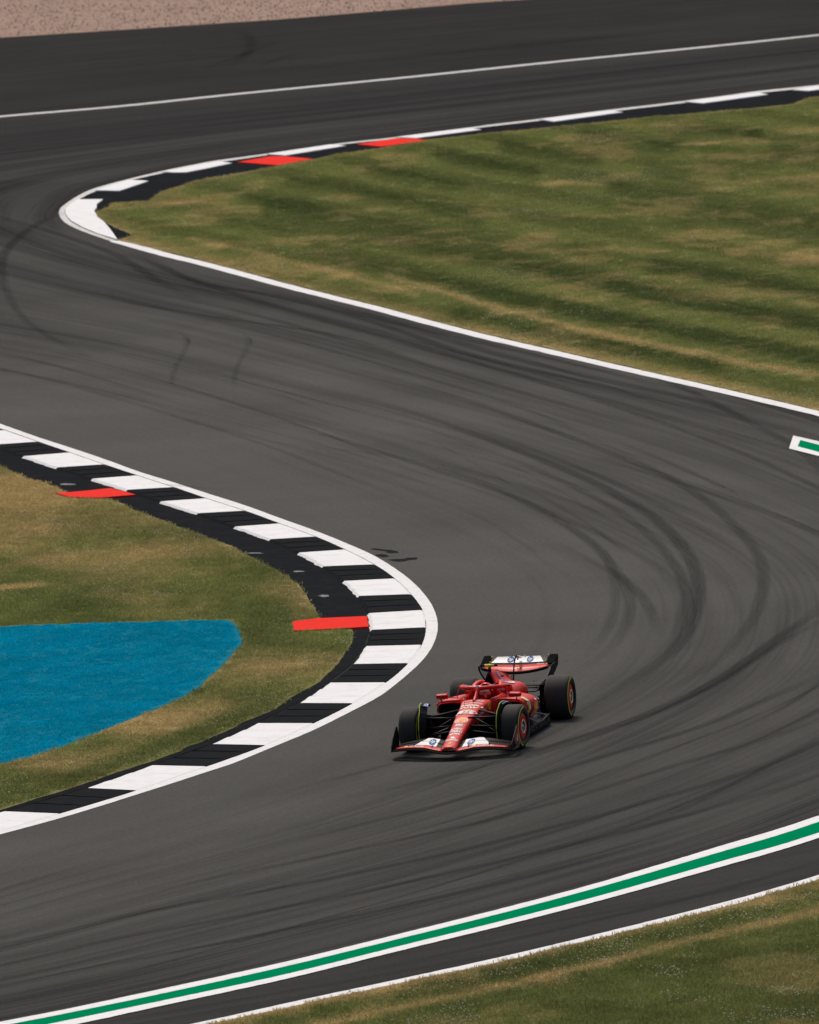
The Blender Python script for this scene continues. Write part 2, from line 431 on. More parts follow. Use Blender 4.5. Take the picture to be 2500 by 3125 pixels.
E_out = [(-500, 1120), (-180, 1231), (0, 1294), (116, 1335), (214.5, 1367), (319, 1402), (423, 1440), (527, 1472), (631, 1506), (753, 1545), (857, 1583), (963, 1621), (1053, 1657), (1140, 1696), (1209, 1738), (1256, 1774), (1291, 1809), (1314, 1841), (1328, 1869), (1335.5, 1898.5), (1335.5, 1927.5), (1325, 1962), (1311, 1988), (1291, 2014.5), (1256, 2049), (1195, 2100), (1150, 2131), (1065, 2176), (958, 2229), (877, 2263), (809, 2291), (711, 2331), (632, 2357), (500, 2400), (414.5, 2427), (301, 2463), (181, 2499), (75, 2528), (0, 2548), (-300, 2628), (-600, 2700)]
E_in = [(-500, 1145), (-180, 1252), (19, 1314), (119, 1349), (216, 1382), (321, 1418.5), (422, 1452), (533, 1488), (632, 1522), (750, 1560), (857, 1599), (966, 1639), (1056, 1678.5), (1144, 1724), (1206.5, 1767), (1256, 1815), (1290.6, 1863.5), (1301, 1916), (1288, 1969.6), (1247, 2025.5), (1179, 2084.6), (1078, 2148), (958, 2209), (811, 2276), (632, 2341), (418, 2414), (183, 2485), (-70, 2560), (-330, 2630), (-600, 2700 - 12)]
K_in = [(-260, 1290), (-140, 1328), (-35, 1361), (68, 1395), (169.6, 1429.6), (275, 1464), (384, 1498), (486, 1533), (599, 1569.6), (712.5, 1610), (820, 1649), (906.5, 1689.6), (982, 1731.6), (1045, 1776), (1089, 1822), (1121, 1874.5), (1127.7, 1926), (1112, 1975), (1072.6, 2030), (1000.7, 2086.3), (905, 2149), (782.6, 2210), (637.5, 2274), (458, 2338.6), (256, 2408), (7.5, 2479), (-290, 2552)]
# E_in vertices 2.. are the block boundaries 0..25 ; K_in[1..] match boundaries 0..25
gEo = np.array(catmull(svl(E_out), 4)); gEi = np.array(catmull(svl(E_in), 4))
tag(strip('track_edge_line', gEo, gEi + 0.0, 0.008, MAT['line'], 420, 0.0015, cols=3), 'white painted line curving round the near black and white kerb', 'painted line')

def curve_at(C, k, n=12):
    """Catmull curve through control points C sampled so that control k sits at index k*n"""
    return np.array(catmull(C, n))
near = empty('kerb', (0, 231, 0)); near.location = (0, 0, 0)
tag(near, 'near apex kerb of alternating white and black ramped blocks curving round the corner', 'kerb')
front = curve_at(svl(E_in[2:]), 0); back = curve_at(svl(K_in[1:], 0.03), 0)
def kerb_block(i, mat, parent, front, back, name, teeth=3, h=0.009, n=12, hm=0.0):
    f = front[i * n:(i + 1) * n + 1]; b = back[i * n:(i + 1) * n + 1]; V = []; F = []
    if len(f) < n + 1 or len(b) < n + 1: return None
    cross = [0, 0.04, 0.3, 0.65, 0.93, 1.0]; m = len(cross)
    per = n // teeth; rows = []
    for tt in range(teeth):
        for q in range(per + 1):
            k = tt * per + q; rows.append((k, q / per))
    for k, ph in rows:
        jb = RNG.normal(0, 0.006)
        for ci_, c in enumerate(cross):
            p = f[k] * (1 - c) + b[k] * c
            if c > 0.9: p = p + (b[k] - f[k]) / np.linalg.norm(b[k] - f[k]) * (0.028 * (1 - ph) + jb)
            z = 0.012 + 0.035 * min(1, c / 0.93) + (h * ph) * min(1, c * 8) if c > 0 else 0.0
            if c == 1.0: z = -0.01
            V.append((p[0], p[1], z))
    nr = len(rows)
    for i2 in range(nr - 1):
        for j in range(m - 1): F.append((i2 * m + j, i2 * m + j + 1, (i2 + 1) * m + j + 1, (i2 + 1) * m + j))
    o = mesh(name, V, F, mat, parent)
    if o.data.polygons[2].normal.z < 0: o.data.flip_normals()
    return o
for i in range(25):
    o = kerb_block(i, MAT['white'] if i % 2 == 0 else MAT['black'], near, front, back, 'kerb_block', h=0.0012 if i % 2 == 0 else 0.010)
    if o: o['label'] = 'white kerb block' if i % 2 == 0 else 'black kerb block'

# grass edges
G_near = [(-600, 1180), (-300, 1310), (-60, 1400), (0, 1423), (43.5, 1445.5), (87, 1464), (139, 1476), (190, 1500), (230, 1517), (307, 1521), (374, 1538), (403, 1558.6), (440, 1569.6), (498, 1591), (585, 1626), (657, 1652), (706.7, 1669.6), (753, 1697), (850, 1746.7), (908, 1784), (934, 1820.6), (957, 1852.5), (975, 1884), (985, 1905), (1079, 1917), (1076, 1956.5), (1063, 1985.5), (1024, 2037.7), (974.6, 2082.6), (945.7, 2100), (895.6, 2129), (820, 2176), (741, 2210), (650.7, 2254), (575, 2283.6), (500, 2312), (467, 2325), (339, 2367), (241, 2402.6), (169.6, 2425), (75, 2453.5), (0, 2476), (-300, 2558), (-700, 2660)]
gG = np.array(svl(G_near))
def densify(P, step):
    out = []
    for i in range(len(P) - 1):
        a = np.array(P[i]); b = np.array(P[i + 1]); k = max(1, int(np.linalg.norm(b - a) / step))
        for q in range(k): out.append(tuple(a + (b - a) * q / k))
    out.append(tuple(P[-1])); return out
apr = [tuple(p) for p in back[::6]] + [tuple(p + np.array([-0.7, 0.0])) for p in gG[::-1] if p[1] < 300]
apr = [tuple(p) for p in (np.array(svl(K_in, 0.0)))]
inner = [(x - 0.6, y) for x, y in reversed(list(map(tuple, gG[1:-1])))]
ap = sheet('kerb_apron', densify(apr, 2.0) + inner, 0.010, MAT['apron'], near); ap['label'] = 'black bitumen strip behind the kerb'
def slab(P, z, mat, parent, name, label, thick=0.05):
    o = sheet(name, densify(P + [P[0]], 0.5)[:-1], z, mat, parent, thick=thick); o['label'] = label; return o
RED1 = svl([(169.6, 1505), (240, 1500), (336, 1490), (372, 1498), (414.5, 1510), (304, 1519), (211.6, 1516.5)], 0.04)
RED2 = svl([(893.5, 1897), (973, 1887), (1060, 1883.5), (1119, 1880.6), (1126, 1912.5), (1076, 1916), (898, 1925)], 0.04)
slab(RED1, 0.045, MAT['red'], near, 'red_slab', 'red painted slab with one end in the grass')
slab(RED2, 0.045, MAT['red'], near, 'red_slab', 'wider red painted slab at the kerb tip')
# grey scuffed patches on the apron
def blob(name, px, py, w, h, mat, z, parent=None, n=14, seed=0):
    r = random.Random(seed); P = []
    for k in range(n):
        a = 2 * math.pi * k / n; q = 0.75 + 0.5 * r.random()
        P.append((px + w / 2 * math.cos(a) * q, py + h / 2 * math.sin(a) * q))
    return sheet(name, svl(P), z, mat, parent)
MAT['scuff'] = m_paint('scuffed_grey', (0.19, 0.205, 0.215), 0.4, (0.1, 0.1, 0.1), 4)
for k, (x, y, w, h) in enumerate([(205, 1480, 46, 5), (775, 1690, 60, 3), (911, 1746, 32, 4.5), (989, 1821, 34, 6.5)]):
    blob('scuff_patch', x, y, w, h, MAT['scuff'], 0.0145, near, seed=k)

# ---- far kerb
farE_out = [(3300, 165), (2900, 212), (2500, 259.4), (2319, 277.7), (2203, 294), (2087, 308.7), (2000, 319.4), (1848, 337), (1649.6, 363), (1500, 380.4), (1424, 391), (1208.7, 419), (1100, 430.6), (1000, 442.6), (813, 469.6), (649.6, 492), (599, 501.5), (498, 521.7), (387.7, 548), (289, 575), (237, 598.6), (202, 621.7), (184.8, 636), (180.4, 649), (183, 662), (199, 680), (237, 700), (295, 722), (353, 740.6)]
farE_in = [(3300, 169), (2900, 217), (2500, 265), (2319, 284), (2203, 300), (2087, 314.5), (2000, 325), (1848, 343), (1649.6, 368.5), (1500, 386), (1424, 395.5), (1208.7, 423.5), (1100, 435), (1000, 447), (813, 474.5), (674, 495), (600, 507), (498, 528.5), (387.7, 553.8), (289, 585.6), (242, 609), (215, 626), (200.7, 639), (198, 650), (203, 662), (217, 677), (250, 696), (302, 717), (356, 735)]
tag(strip('track_edge_line', np.array(catmull(svl(farE_out), 4)), np.array(catmull(svl(farE_in), 4)), 0.008, MAT['line_far'], 300, 0.004), 'thin white line following the far black and white kerb to the bend', 'painted line')
farG = [(3300, 195), (2900, 245), (2500, 297), (2464, 301.5), (2420, 319), (2348, 327.5), (2174, 343.5), (2000, 358), (1799, 378.7), (1600, 399), (1500, 407), (1306, 430), (1188, 449.6), (1000, 479), (955.6, 489), (848, 509), (639, 546), (570, 562), (495, 587), (454, 613), (440, 616), (341, 621.7), (338, 632), (300, 646), (290, 652), (298, 665), (321, 679.7), (345, 694), (380, 708), (409, 721), (375, 729), (366, 735)]
far = empty('kerb'); tag(far, 'far apex kerb with white blocks and red slabs beside the green infield', 'kerb')
fo = svl([(3300, 168), (2500, 262), (2000, 322), (1500, 383), (1000, 445), (649.6, 494), (498, 525), (387.7, 550), (289, 580), (237, 604), (208, 626), (192, 645), (200, 665), (237, 694), (300, 719), (356, 737)])
sh = sheet('kerb_apron', fo + [(x + 0.8, y) for x, y in reversed(svl(farG[1:]))], 0.006, MAT['apron'], far); sh['label'] = 'black strip behind the far kerb'
def fblock(P, mat, label, z=0.03, name='kerb_block'):
    P = svl(P); n = len(P); o = sheet(name, P, z, mat, far, thick=z); o['label'] = label; return o
for P in ([(2087, 312), (2145, 318), (2345, 291), (2312, 285)], [(1646, 366.5), (1691, 373.8), (1902, 344.8), (1858, 340)], [(1208.7, 421), (1271, 424.2), (1469.6, 398.3), (1428, 393)],
          [(813, 473), (872, 477), (1056.5, 447.3), (1010, 443.5)], [(495, 526.5), (530, 529), (567, 528.8), (640, 515), (708, 500.5), (664, 495)], [(289, 583.6), (364.5, 585.3), (410, 570), (453, 555.5), (430, 553.5), (389, 552)],
          [(2420, 277), (2470, 280), (2700, 250), (2640, 243)][::1],
          [(236, 611.5), (315, 611), (295, 626), (296, 635), (287.7, 645), (298, 665), (318, 680), (340, 707), (359, 734), (300, 716), (250, 695), (217, 676), (204, 662), (199, 650), (202, 639), (215, 626)]):
    fblock(P, MAT['white'], 'white kerb block')
fblock([(726, 498), (827, 480.5), (865, 480.5), (955.6, 488), (851, 508)], MAT['red'], 'red painted slab, the larger of the two', 0.034, 'red_slab')
fblock([(1090, 443.5), (1208.7, 425.5), (1264, 426.3), (1306, 431.5), (1163.5, 451)], MAT['red'], 'red painted slab, the slimmer of the two', 0.034, 'red_slab')

# ---- line C (white line between infield grass and track)
lineC = svl([(330, 726), (398, 748), (500, 777), (616, 805), (725, 834), (870, 873), (1014, 909), (1159, 945), (1250, 970), (1467, 1026), (1685, 1076), (1902, 1126), (2120, 1175), (2337, 1225), (2500, 1264)])
lineC += [(10.8, 253.5), (15, 243), (28, 226)]
tag(line_w('track_edge_line', [sv(354, 736), sv(375, 742)] + lineC[1:], 0.33, 0.012, MAT['line'], 200, 0.006), 'bright white line running down the lower edge of the large green infield', 'painted line')

# ---- green and white stripe at the bottom, marker at the right
g_wt = svl([(3100, 2270), (2500, 2491), (2192, 2586), (1830, 2695), (1540, 2772.6), (1250, 2845), (870, 2938), (507, 3017.5), (217, 3079), (0, 3121), (-400, 3195)])
g_gt = svl([(3100, 2292), (2500, 2510), (2192, 2604.5), (1830, 2709.5), (1540, 2787), (1250, 2859.5), (870, 2952), (507, 3032), (217, 3092), (0, 3134), (-400, 3208)])
g_gb = svl([(3100, 2330), (2500, 2543), (2192, 2633.5), (1830, 2736), (1540, 2811), (1250, 2882), (870, 2976), (507, 3053.7), (174, 3122.6), (0, 3158), (-400, 3232)])
g_wb = svl([(3100, 2350), (2500, 2559), (2192, 2650), (1830, 2751), (1540, 2826), (1250, 2896.5), (870, 2990.7), (507, 3069), (268, 3121), (0, 3174), (-400, 3248)])
gs = empty('painted_stripe'); tag(gs, 'long green stripe with white borders sweeping across the bottom of the asphalt', 'painted stripe')
sm = lambda P: np.array(catmull(P, 6))
strip('white_border', sm(g_wt), sm(g_gt), 0.012, MAT['white'], 200, 0.004, gs); strip('green_band', sm(g_gt), sm(g_gb), 0.012, MAT['green'], 200, 0.0, gs); strip('white_border', sm(g_gb), sm(g_wb), 0.012, MAT['white'], 200, 0.004, gs)
gm = empty('painted_stripe'); tag(gm, 'square end of a green and white stripe at the right edge of the picture', 'painted stripe')
def ext(a, b, k): return [a, b, (b[0] + (b[0] - a[0]) * k, b[1] + (b[1] - a[1]) * k)]
mo1 = ext(*svl([(2421.7, 1330.6), (2500, 1348.5)]), 4); mo2 = ext(*svl([(2408.4, 1370.6), (2500, 1393)]), 4)
mi1 = ext(*svl([(2443, 1345), (2500, 1359.6)]), 4.4); mi2 = ext(*svl([(2435.4, 1364), (2500, 1381)]), 4.4)
sheet('white_border', mo1 + mo2[::-1], 0.012, MAT['white'], gm); sheet('green_band', mi1[:2] + [mi1[2]] + mi2[::-1], 0.016, MAT['green'], gm)
bl_t = svl([(3100, 2480), (2500, 2672), (2192, 2760), (1830, 2851), (1540, 2920), (1250, 2983.5), (870, 3064.6), (609, 3122), (0, 3245), (-300, 3300)])
bl_b = svl([(3100, 2498), (2500, 2689), (2192, 2777), (1830, 2867), (1540, 2935.5), (1250, 2998.5), (870, 3079.5), (674, 3122), (0, 3260), (-300, 3316)])
tag(strip('track_edge_line', sm(bl_t), sm(bl_b), 0.010, MAT['line'], 200, 0.004), 'white line between the outer asphalt and the grass at the bottom right', 'painted line')

# ---- tyre marks: feathered rubber strips lying on the asphalt
mv, mf, mu, ma = [], [], [], []
def skid(P, w, a, px=True, fade=0.25, k=1.449):
    Q = svl([(x * k, y * k) for x, y in P]) if px else P
    C = np.array(catmull(Q, 10)); C = resample(C, max(24, int(len(C)))); n = len(C)
    L = np.r_[0, np.cumsum(np.linalg.norm(np.diff(C, axis=0), axis=1))]
    u0 = random.random() * 50; prof = [(-0.5, 0), (-0.3, 0.75), (0, 1), (0.3, 0.75), (0.5, 0)]
    b = len(mv)
    for j, (o, al) in enumerate(prof):
        D = offset(C, o * w * 0.8)
        for i in range(n):
            e = min(1, min(L[i], L[-1] - L[i]) / (fade * L[-1] + 1e-6))
            mv.append((D[i][0], D[i][1], SKZ[0])); mu.append((L[i] + u0, o * w + u0)); ma.append(al * a * e * 0.62)
    for j in range(4):
        for i in range(n - 1): mf.append((b + j * n + i, b + (j + 1) * n + i, b + (j + 1) * n + i + 1, b + j * n + i + 1))
    SKZ[0] += 0.00012
SKZ = [0.0065]
skid([(560, 930), (850, 965), (1000, 1010), (1150, 1080), (1250, 1150), (1310, 1220), (1328, 1280), (1300, 1350), (1240, 1400), (1150, 1450)], 0.34, 0.42)
skid([(1190, 1100), (1268, 1160), (1296, 1230), (1290, 1300), (1262, 1350), (1220, 1400)], 0.30, 0.30)
skid([(600, 800), (900, 880), (1180, 985), (1330, 1060), (1420, 1130), (1468, 1210), (1465, 1290), (1420, 1370), (1320, 1440), (1220, 1500), (1080, 1570)], 0.42, 0.62)
skid([(900, 905), (1120, 985), (1290, 1070), (1390, 1150), (1440, 1230), (1436, 1300), (1400, 1370), (1300, 1440)], 0.32, 0.40)
skid([(700, 760), (1000, 850), (1300, 960), (1450, 1030), (1550, 1110), (1605, 1190), (1600, 1270), (1560, 1340), (1470, 1420), (1250, 1520)], 0.36, 0.45)
skid([(1190, 720), (1400, 800), (1600, 900), (1700, 960), (1790, 1060)], 0.35, 0.45)
skid([(1760, 1255), (1690, 1310), (1640, 1345), (1500, 1440), (1350, 1510), (1200, 1560), (1000, 1620), (700, 1690)], 0.40, 0.70)
skid([(1760, 1290), (1650, 1352), (1500, 1447), (1340, 1520), (1180, 1575), (900, 1660)], 0.25, 0.55)
skid([(1780, 1400), (1600, 1480), (1450, 1540), (1250, 1600), (950, 1690), (500, 1800)], 0.36, 0.5)
skid([(1780, 1500), (1600, 1560), (1400, 1620), (1100, 1710), (700, 1800), (200, 1900)], 0.36, 0.45)
skid([(1780, 1545), (1500, 1650), (1100, 1760), (700, 1850), (0, 1975)], 0.4, 0.5)
skid([(1780, 1620), (1400, 1730), (900, 1850), (400, 1950), (-60, 2030)], 0.4, 0.5)
skid([(1500, 1740), (1100, 1850), (600, 1960), (0, 2075)], 0.35, 0.5)
skid([(240, 500), (400, 590), (560, 620), (760, 670), (1000, 750), (1300, 820), (1780, 935)], 0.42, 0.6)
skid([(150, 480), (330, 560), (560, 640), (900, 735), (1300, 850), (1780, 980)], 0.42, 0.5)
skid([(250, 600), (560, 670), (900, 770), (1250, 870), (1500, 940)], 0.36, 0.45)
skid([(500, 600), (760, 660), (1100, 760), (1500, 850), (1780, 905)], 0.5, 0.5)
skid([(240, 607), (248, 630), (430, 665), (700, 705), (900, 765)], 0.3, 0.45)
skid([(180, 436), (100, 462), (40, 500), (5, 545), (0, 620)], 0.4, 0.6)
skid([(-60, 440), (100, 487), (240, 535), (330, 590), (430, 640)], 0.4, 0.55)
skid([(20, 560), (10, 600), (60, 680), (200, 760)], 0.3, 0.35)
for dx in (0, 130):
    skid([(350 + dx, 694), (376 + dx, 699), (391 + dx, 710), (393 + dx, 728), (384 + dx, 748), (372 + dx, 768), (364 + dx, 795), (362 + dx, 822)], 0.2, 0.26, fade=0.16)
    skid([(386 + dx, 712), (398 + dx, 716), (400 + dx, 728)], 0.12, 0.3)
skid([(0, 985), (150, 1010), (330, 1020), (500, 1035)], 0.3, 0.35)
skid([(0, 1035), (200, 1070), (420, 1085)], 0.25, 0.3)
skid([(560, 1680), (900, 1590), (1200, 1510)], 0.3, 0.3)
skid([(600, 2130), (900, 2050), (1200, 1990), (1780, 1840)], 0.3, 0.5)
skid([(700, 2060), (1100, 1975), (1500, 1880), (1780, 1800)], 0.35, 0.4)
skid([(500, 60), (530, 90), (500, 130), (440, 145)], 0.5, 0.4); skid([(430, 145), (540, 105), (590, 85)], 0.5, 0.3); skid([(545, 140), (600, 120), (640, 108)], 0.5, 0.3)
# random faint streaks following the track ribbon
for q in range(80):
    i0 = random.randint(int(nS * 8), int(nS * 19)); ln = random.randint(14, 50); i1 = min(i0 + ln, nR - 2)
    t0 = random.uniform(0.25, 0.98); t1 = min(0.99, max(0.2, t0 + random.uniform(-0.15, 0.15)))
    P = []
    for i in range(i0, i1, 5):
        t = t0 + (t1 - t0) * (i - i0) / (i1 - i0); P.append(tuple(ci[i] * (1 - t) + co[i] * t))
    if len(P) > 3: skid(P, random.uniform(0.10, 0.34), random.uniform(0.12, 0.42), px=False, fade=0.3)
for q in range(40):
    i0 = random.randint(int(nS * 1), int(nS * 5)); i1 = i0 + random.randint(12, 36); t0 = random.uniform(0.1, 0.95)
    P = [tuple(ci[i] * (1 - t0) + co[i] * t0) for i in range(i0, i1, 4)]
    if len(P) > 3: skid(P, random.uniform(0.25, 0.55), random.uniform(0.1, 0.35), px=False, fade=0.3)
for q in range(26):
    x0 = random.uniform(-14, 8); y0 = random.uniform(355, 374); L = random.uniform(6, 22)
    P = [(x0 + L * s, y0 + L * s * (0.42 + 0.1 * random.random())) for s in (0, 0.33, 0.66, 1)]
    skid(P, random.uniform(0.3, 0.7), random.uniform(0.12, 0.35), px=False, fade=0.4)
sk = mesh('tyre_marks', mv, mf, MAT['skid'], uv=mu, attrs={'alpha': ma})
tag(sk, 'dark rubber tyre marks curving over the asphalt', 'tyre marks', kind='stuff')
MAT['tar'] = simple('spilt_oil', (0.020, 0.020, 0.022), 0.9, 0.0)
c3 = lambda P: [(850 + x * 0.28986, 1580 + y * 0.28986) for x, y in P]
for k, P in enumerate([[(965, 334), (1010, 327), (1100, 338), (1190, 345), (1250, 358), (1270, 371), (1190, 376), (1130, 368), (1150, 358), (1040, 345)], [(1005, 399), (1070, 388), (1135, 392), (1145, 402), (1172, 412), (1100, 420)],
                       [(1145, 447), (1230, 440), (1320, 438), (1360, 425), (1465, 424), (1455, 442), (1370, 450), (1320, 462), (1250, 467)]]):
    tag(sheet('oil_stain', svl(c3(P)), 0.0105, MAT['tar']), ['thin dark stain topmost of three beside the kerb', 'small dark stain leftmost of three beside the kerb', 'long dark stain lowest of three beside the kerb'][k], 'stain', 'dark stains on the asphalt by the kerb')

# ================================================================== LAWNS
def lawn(name, P, z, mat, f_attr, step=0.45, xr=(-20, 21), thick=0.05, parent=None):
    P = densify(list(map(tuple, P)) + [tuple(P[0])], step)[:-1]
    P = [(x + RNG.normal(0, 0.012), y + RNG.normal(0, 0.03)) for x, y in P]
    a = np.array(P); xs = np.arange(max(a[:, 0].min(), xr[0]), min(a[:, 0].max(), xr[1]), step); ys = np.arange(a[:, 1].min(), a[:, 1].max(), step * 1.6)
    X, Y = np.meshgrid(xs, ys); X = (X + RNG.uniform(-.12, .12, X.shape)).ravel(); Y = (Y + RNG.uniform(-.2, .2, Y.shape)).ravel()
    k = inside(P, X, Y); X = X[k]; Y = Y[k]
    k = pdist(P + [P[0]], X, Y) > step * 0.35; X = X[k]; Y = Y[k]
    n = len(P); pts = [Vector(p) for p in P] + [Vector((x, y)) for x, y in zip(X, Y)]
    r = delaunay_2d_cdt(pts, [(i, (i + 1) % n) for i in range(n)], [], 1, 1e-5)
    vx = np.array([(v.x, v.y) for v in r[0]]); dry, sh = f_attr(vx[:, 0], vx[:, 1])
    F = [tuple(f) for f in r[2]]; V = [(x, y, z) for x, y in vx]
    m = len(V); V += [(x, y, z - thick) for x, y in P]
    # skirt uses its own copy of the rim
    V += [(x, y, z) for x, y in P]
    F += [(m + n + i, m + n + (i + 1) % n, m + (i + 1) % n, m + i) for i in range(n)]
    dd, ss = f_attr(np.array([p[0] for p in P]), np.array([p[1] for p in P]))
    o = mesh(name, V, F, mat, parent, attrs={'dry': np.r_[dry, dd, dd] , 'shade': np.r_[sh, ss * 0 + 1, ss]})
    return o, P
def tuft(name, mat, nb, rad, hmin, hmax, bw, seed):
    r = random.Random(seed); V = []; F = []
    for i in range(nb):
        a = r.uniform(0, 6.283); d = rad * math.sqrt(r.random()); x, y = d * math.cos(a), d * math.sin(a)
        h = r.uniform(hmin, hmax); b = r.uniform(0, 6.283); lx, ly = r.gauss(0, h * 0.45), r.gauss(0, h * 0.45); w = bw * r.uniform(0.6, 1.2)
        cx, cy = math.cos(b) * w / 2, math.sin(b) * w / 2; n = len(V)
        V += [(x - cx, y - cy, 0), (x + cx, y + cy, 0), (x + lx * 0.45 + cx * 0.8, y + ly * 0.45 + cy * 0.8, h * 0.6), (x + lx * 0.45 - cx * 0.8, y + ly * 0.45 - cy * 0.8, h * 0.6), (x + lx, y + ly, h)]
        F += [(n, n + 1, n + 2, n + 3), (n + 3, n + 2, n + 4)]
    me = bpy.data.meshes.new(name); me.from_pydata(V, [], F); me.materials.append(mat); me.update()
    return bpy.data.objects.new(name, me)
def scatter(name, pts, attrs, sources, label, cat=None, parent=None):
    """one stuff object: sources instanced on pts by geometry nodes"""
    me = bpy.data.meshes.new(name); me.from_pydata([tuple(p) for p in pts], [], [])
    for k, a in attrs.items():
        a = np.asarray(a, dtype=np.float32)
        if a.ndim == 2: at = me.attributes.new(k, 'FLOAT_VECTOR', 'POINT'); at.data.foreach_set('vector', a.ravel())
        else: at = me.attributes.new(k, 'FLOAT', 'POINT'); at.data.foreach_set('value', a)
    o = bpy.data.objects.new(name, me); COL.objects.link(o)
    if parent is not None: o.parent = parent
    ng = bpy.data.node_groups.new(name, 'GeometryNodeTree')
    ng.interface.new_socket('Geometry', in_out='INPUT', socket_type='NodeSocketGeometry'); ng.interface.new_socket('Geometry', in_out='OUTPUT', socket_type='NodeSocketGeometry')
    N = ng.nodes; gi = N.new('NodeGroupInput'); go = N.new('NodeGroupOutput'); ip = N.new('GeometryNodeInstanceOnPoints')
    gti = N.new('GeometryNodeGeometryToInstance')
    for s in reversed(sources):
        oi = N.new('GeometryNodeObjectInfo'); oi.inputs['Object'].default_value = s; oi.inputs['As Instance'].default_value = False
        ng.links.new(oi.outputs['Geometry'], gti.inputs[0])
    # each source wrapped as an instance, then joined
    if len(sources) > 1:
        jn = N.new('GeometryNodeJoinGeometry')
        for s in sources:
            oi = N.new('GeometryNodeObjectInfo'); oi.inputs['Object'].default_value = s
            g1 = N.new('GeometryNodeGeometryToInstance'); ng.links.new(oi.outputs['Geometry'], g1.inputs[0]); ng.links.new(g1.outputs[0], jn.inputs[0])
        ng.links.new(jn.outputs[0], ip.inputs['Instance']); ip.inputs['Pick Instance'].default_value = True
    else:
        oi = N.new('GeometryNodeObjectInfo'); oi.inputs['Object'].default_value = sources[0]; ng.links.new(oi.outputs['Geometry'], ip.inputs['Instance'])
    N.remove(gti)
    ng.links.new(gi.outputs[0], ip.inputs['Points'])
    na = N.new('GeometryNodeInputNamedAttribute'); na.data_type = 'FLOAT_VECTOR'; na.inputs['Name'].default_value = 'rot'; ng.links.new(na.outputs[0], ip.inputs['Rotation'])
    nb = N.new('GeometryNodeInputNamedAttribute'); nb.data_type = 'FLOAT_VECTOR'; nb.inputs['Name'].default_value = 'scl'; ng.links.new(nb.outputs[0], ip.inputs['Scale'])
    ng.links.new(ip.outputs[0], go.inputs[0])
    md = o.modifiers.new('scatter', 'NODES'); md.node_group = ng
    tag(o, label, cat, kind='stuff'); return o
TUFTS = [tuft('tuft', MAT['blade'], 18, 0.11, 0.018, 0.058, 0.010, s) for s in (1, 2, 3)]
TUFTB = [tuft('tuft', MAT['blade_blue'], 18, 0.10, 0.008, 0.028, 0.014, s) for s in (4, 5)]
def rand_in(P, dens, xr, yr=None, hole=None):
    a = np.array(P); x0, x1 = max(a[:, 0].min(), xr[0]), min(a[:, 0].max(), xr[1]); y0, y1 = a[:, 1].min(), a[:, 1].max()
    if yr: y0, y1 = max(y0, yr[0]), min(y1, yr[1])
    n = int((x1 - x0) * (y1 - y0) * dens); X = RNG.uniform(x0, x1, n); Y = RNG.uniform(y0, y1, n)
    k = inside(P, X, Y)
    for h in (hole or []): k &= ~inside(h, X, Y) & (pdist(list(h) + [h[0]], X, Y) > 0.07)
    return X[k], Y[k]
def grass_on(name, P, z, fa, dens, xr, yr, label, src, hole=None, hs=1.0, rim=0.05, parent=None):
    X, Y = rand_in(P, dens, xr, yr, hole)
    k = pdist(list(P) + [P[0]], X, Y) > rim; X = X[k]; Y = Y[k]
    dry, sh = fa(X, Y); n = len(X); s = RNG.uniform(0.7, 1.3, n)
    rot = np.stack([RNG.normal(0, .06, n), RNG.normal(0, .06, n), RNG.uniform(0, 6.28, n)], -1)
    hh = s * hs * (0.75 + 0.5 * fbm(X * 1.3, Y * 1.3, 2)) * (1.0 - 0.25 * dry)
    return scatter(name, np.stack([X, Y, np.full(n, z)], -1), {'rot': rot, 'scl': np.stack([s, s, hh], -1), 'dry': dry, 'shade': sh, 'rnd': RNG.random(n)}, src, label, parent=parent)
ss = lambda x, a, b: np.clip((x - a) / (b - a), 0, 1) ** 2 * (3 - 2 * np.clip((x - a) / (b - a), 0, 1))

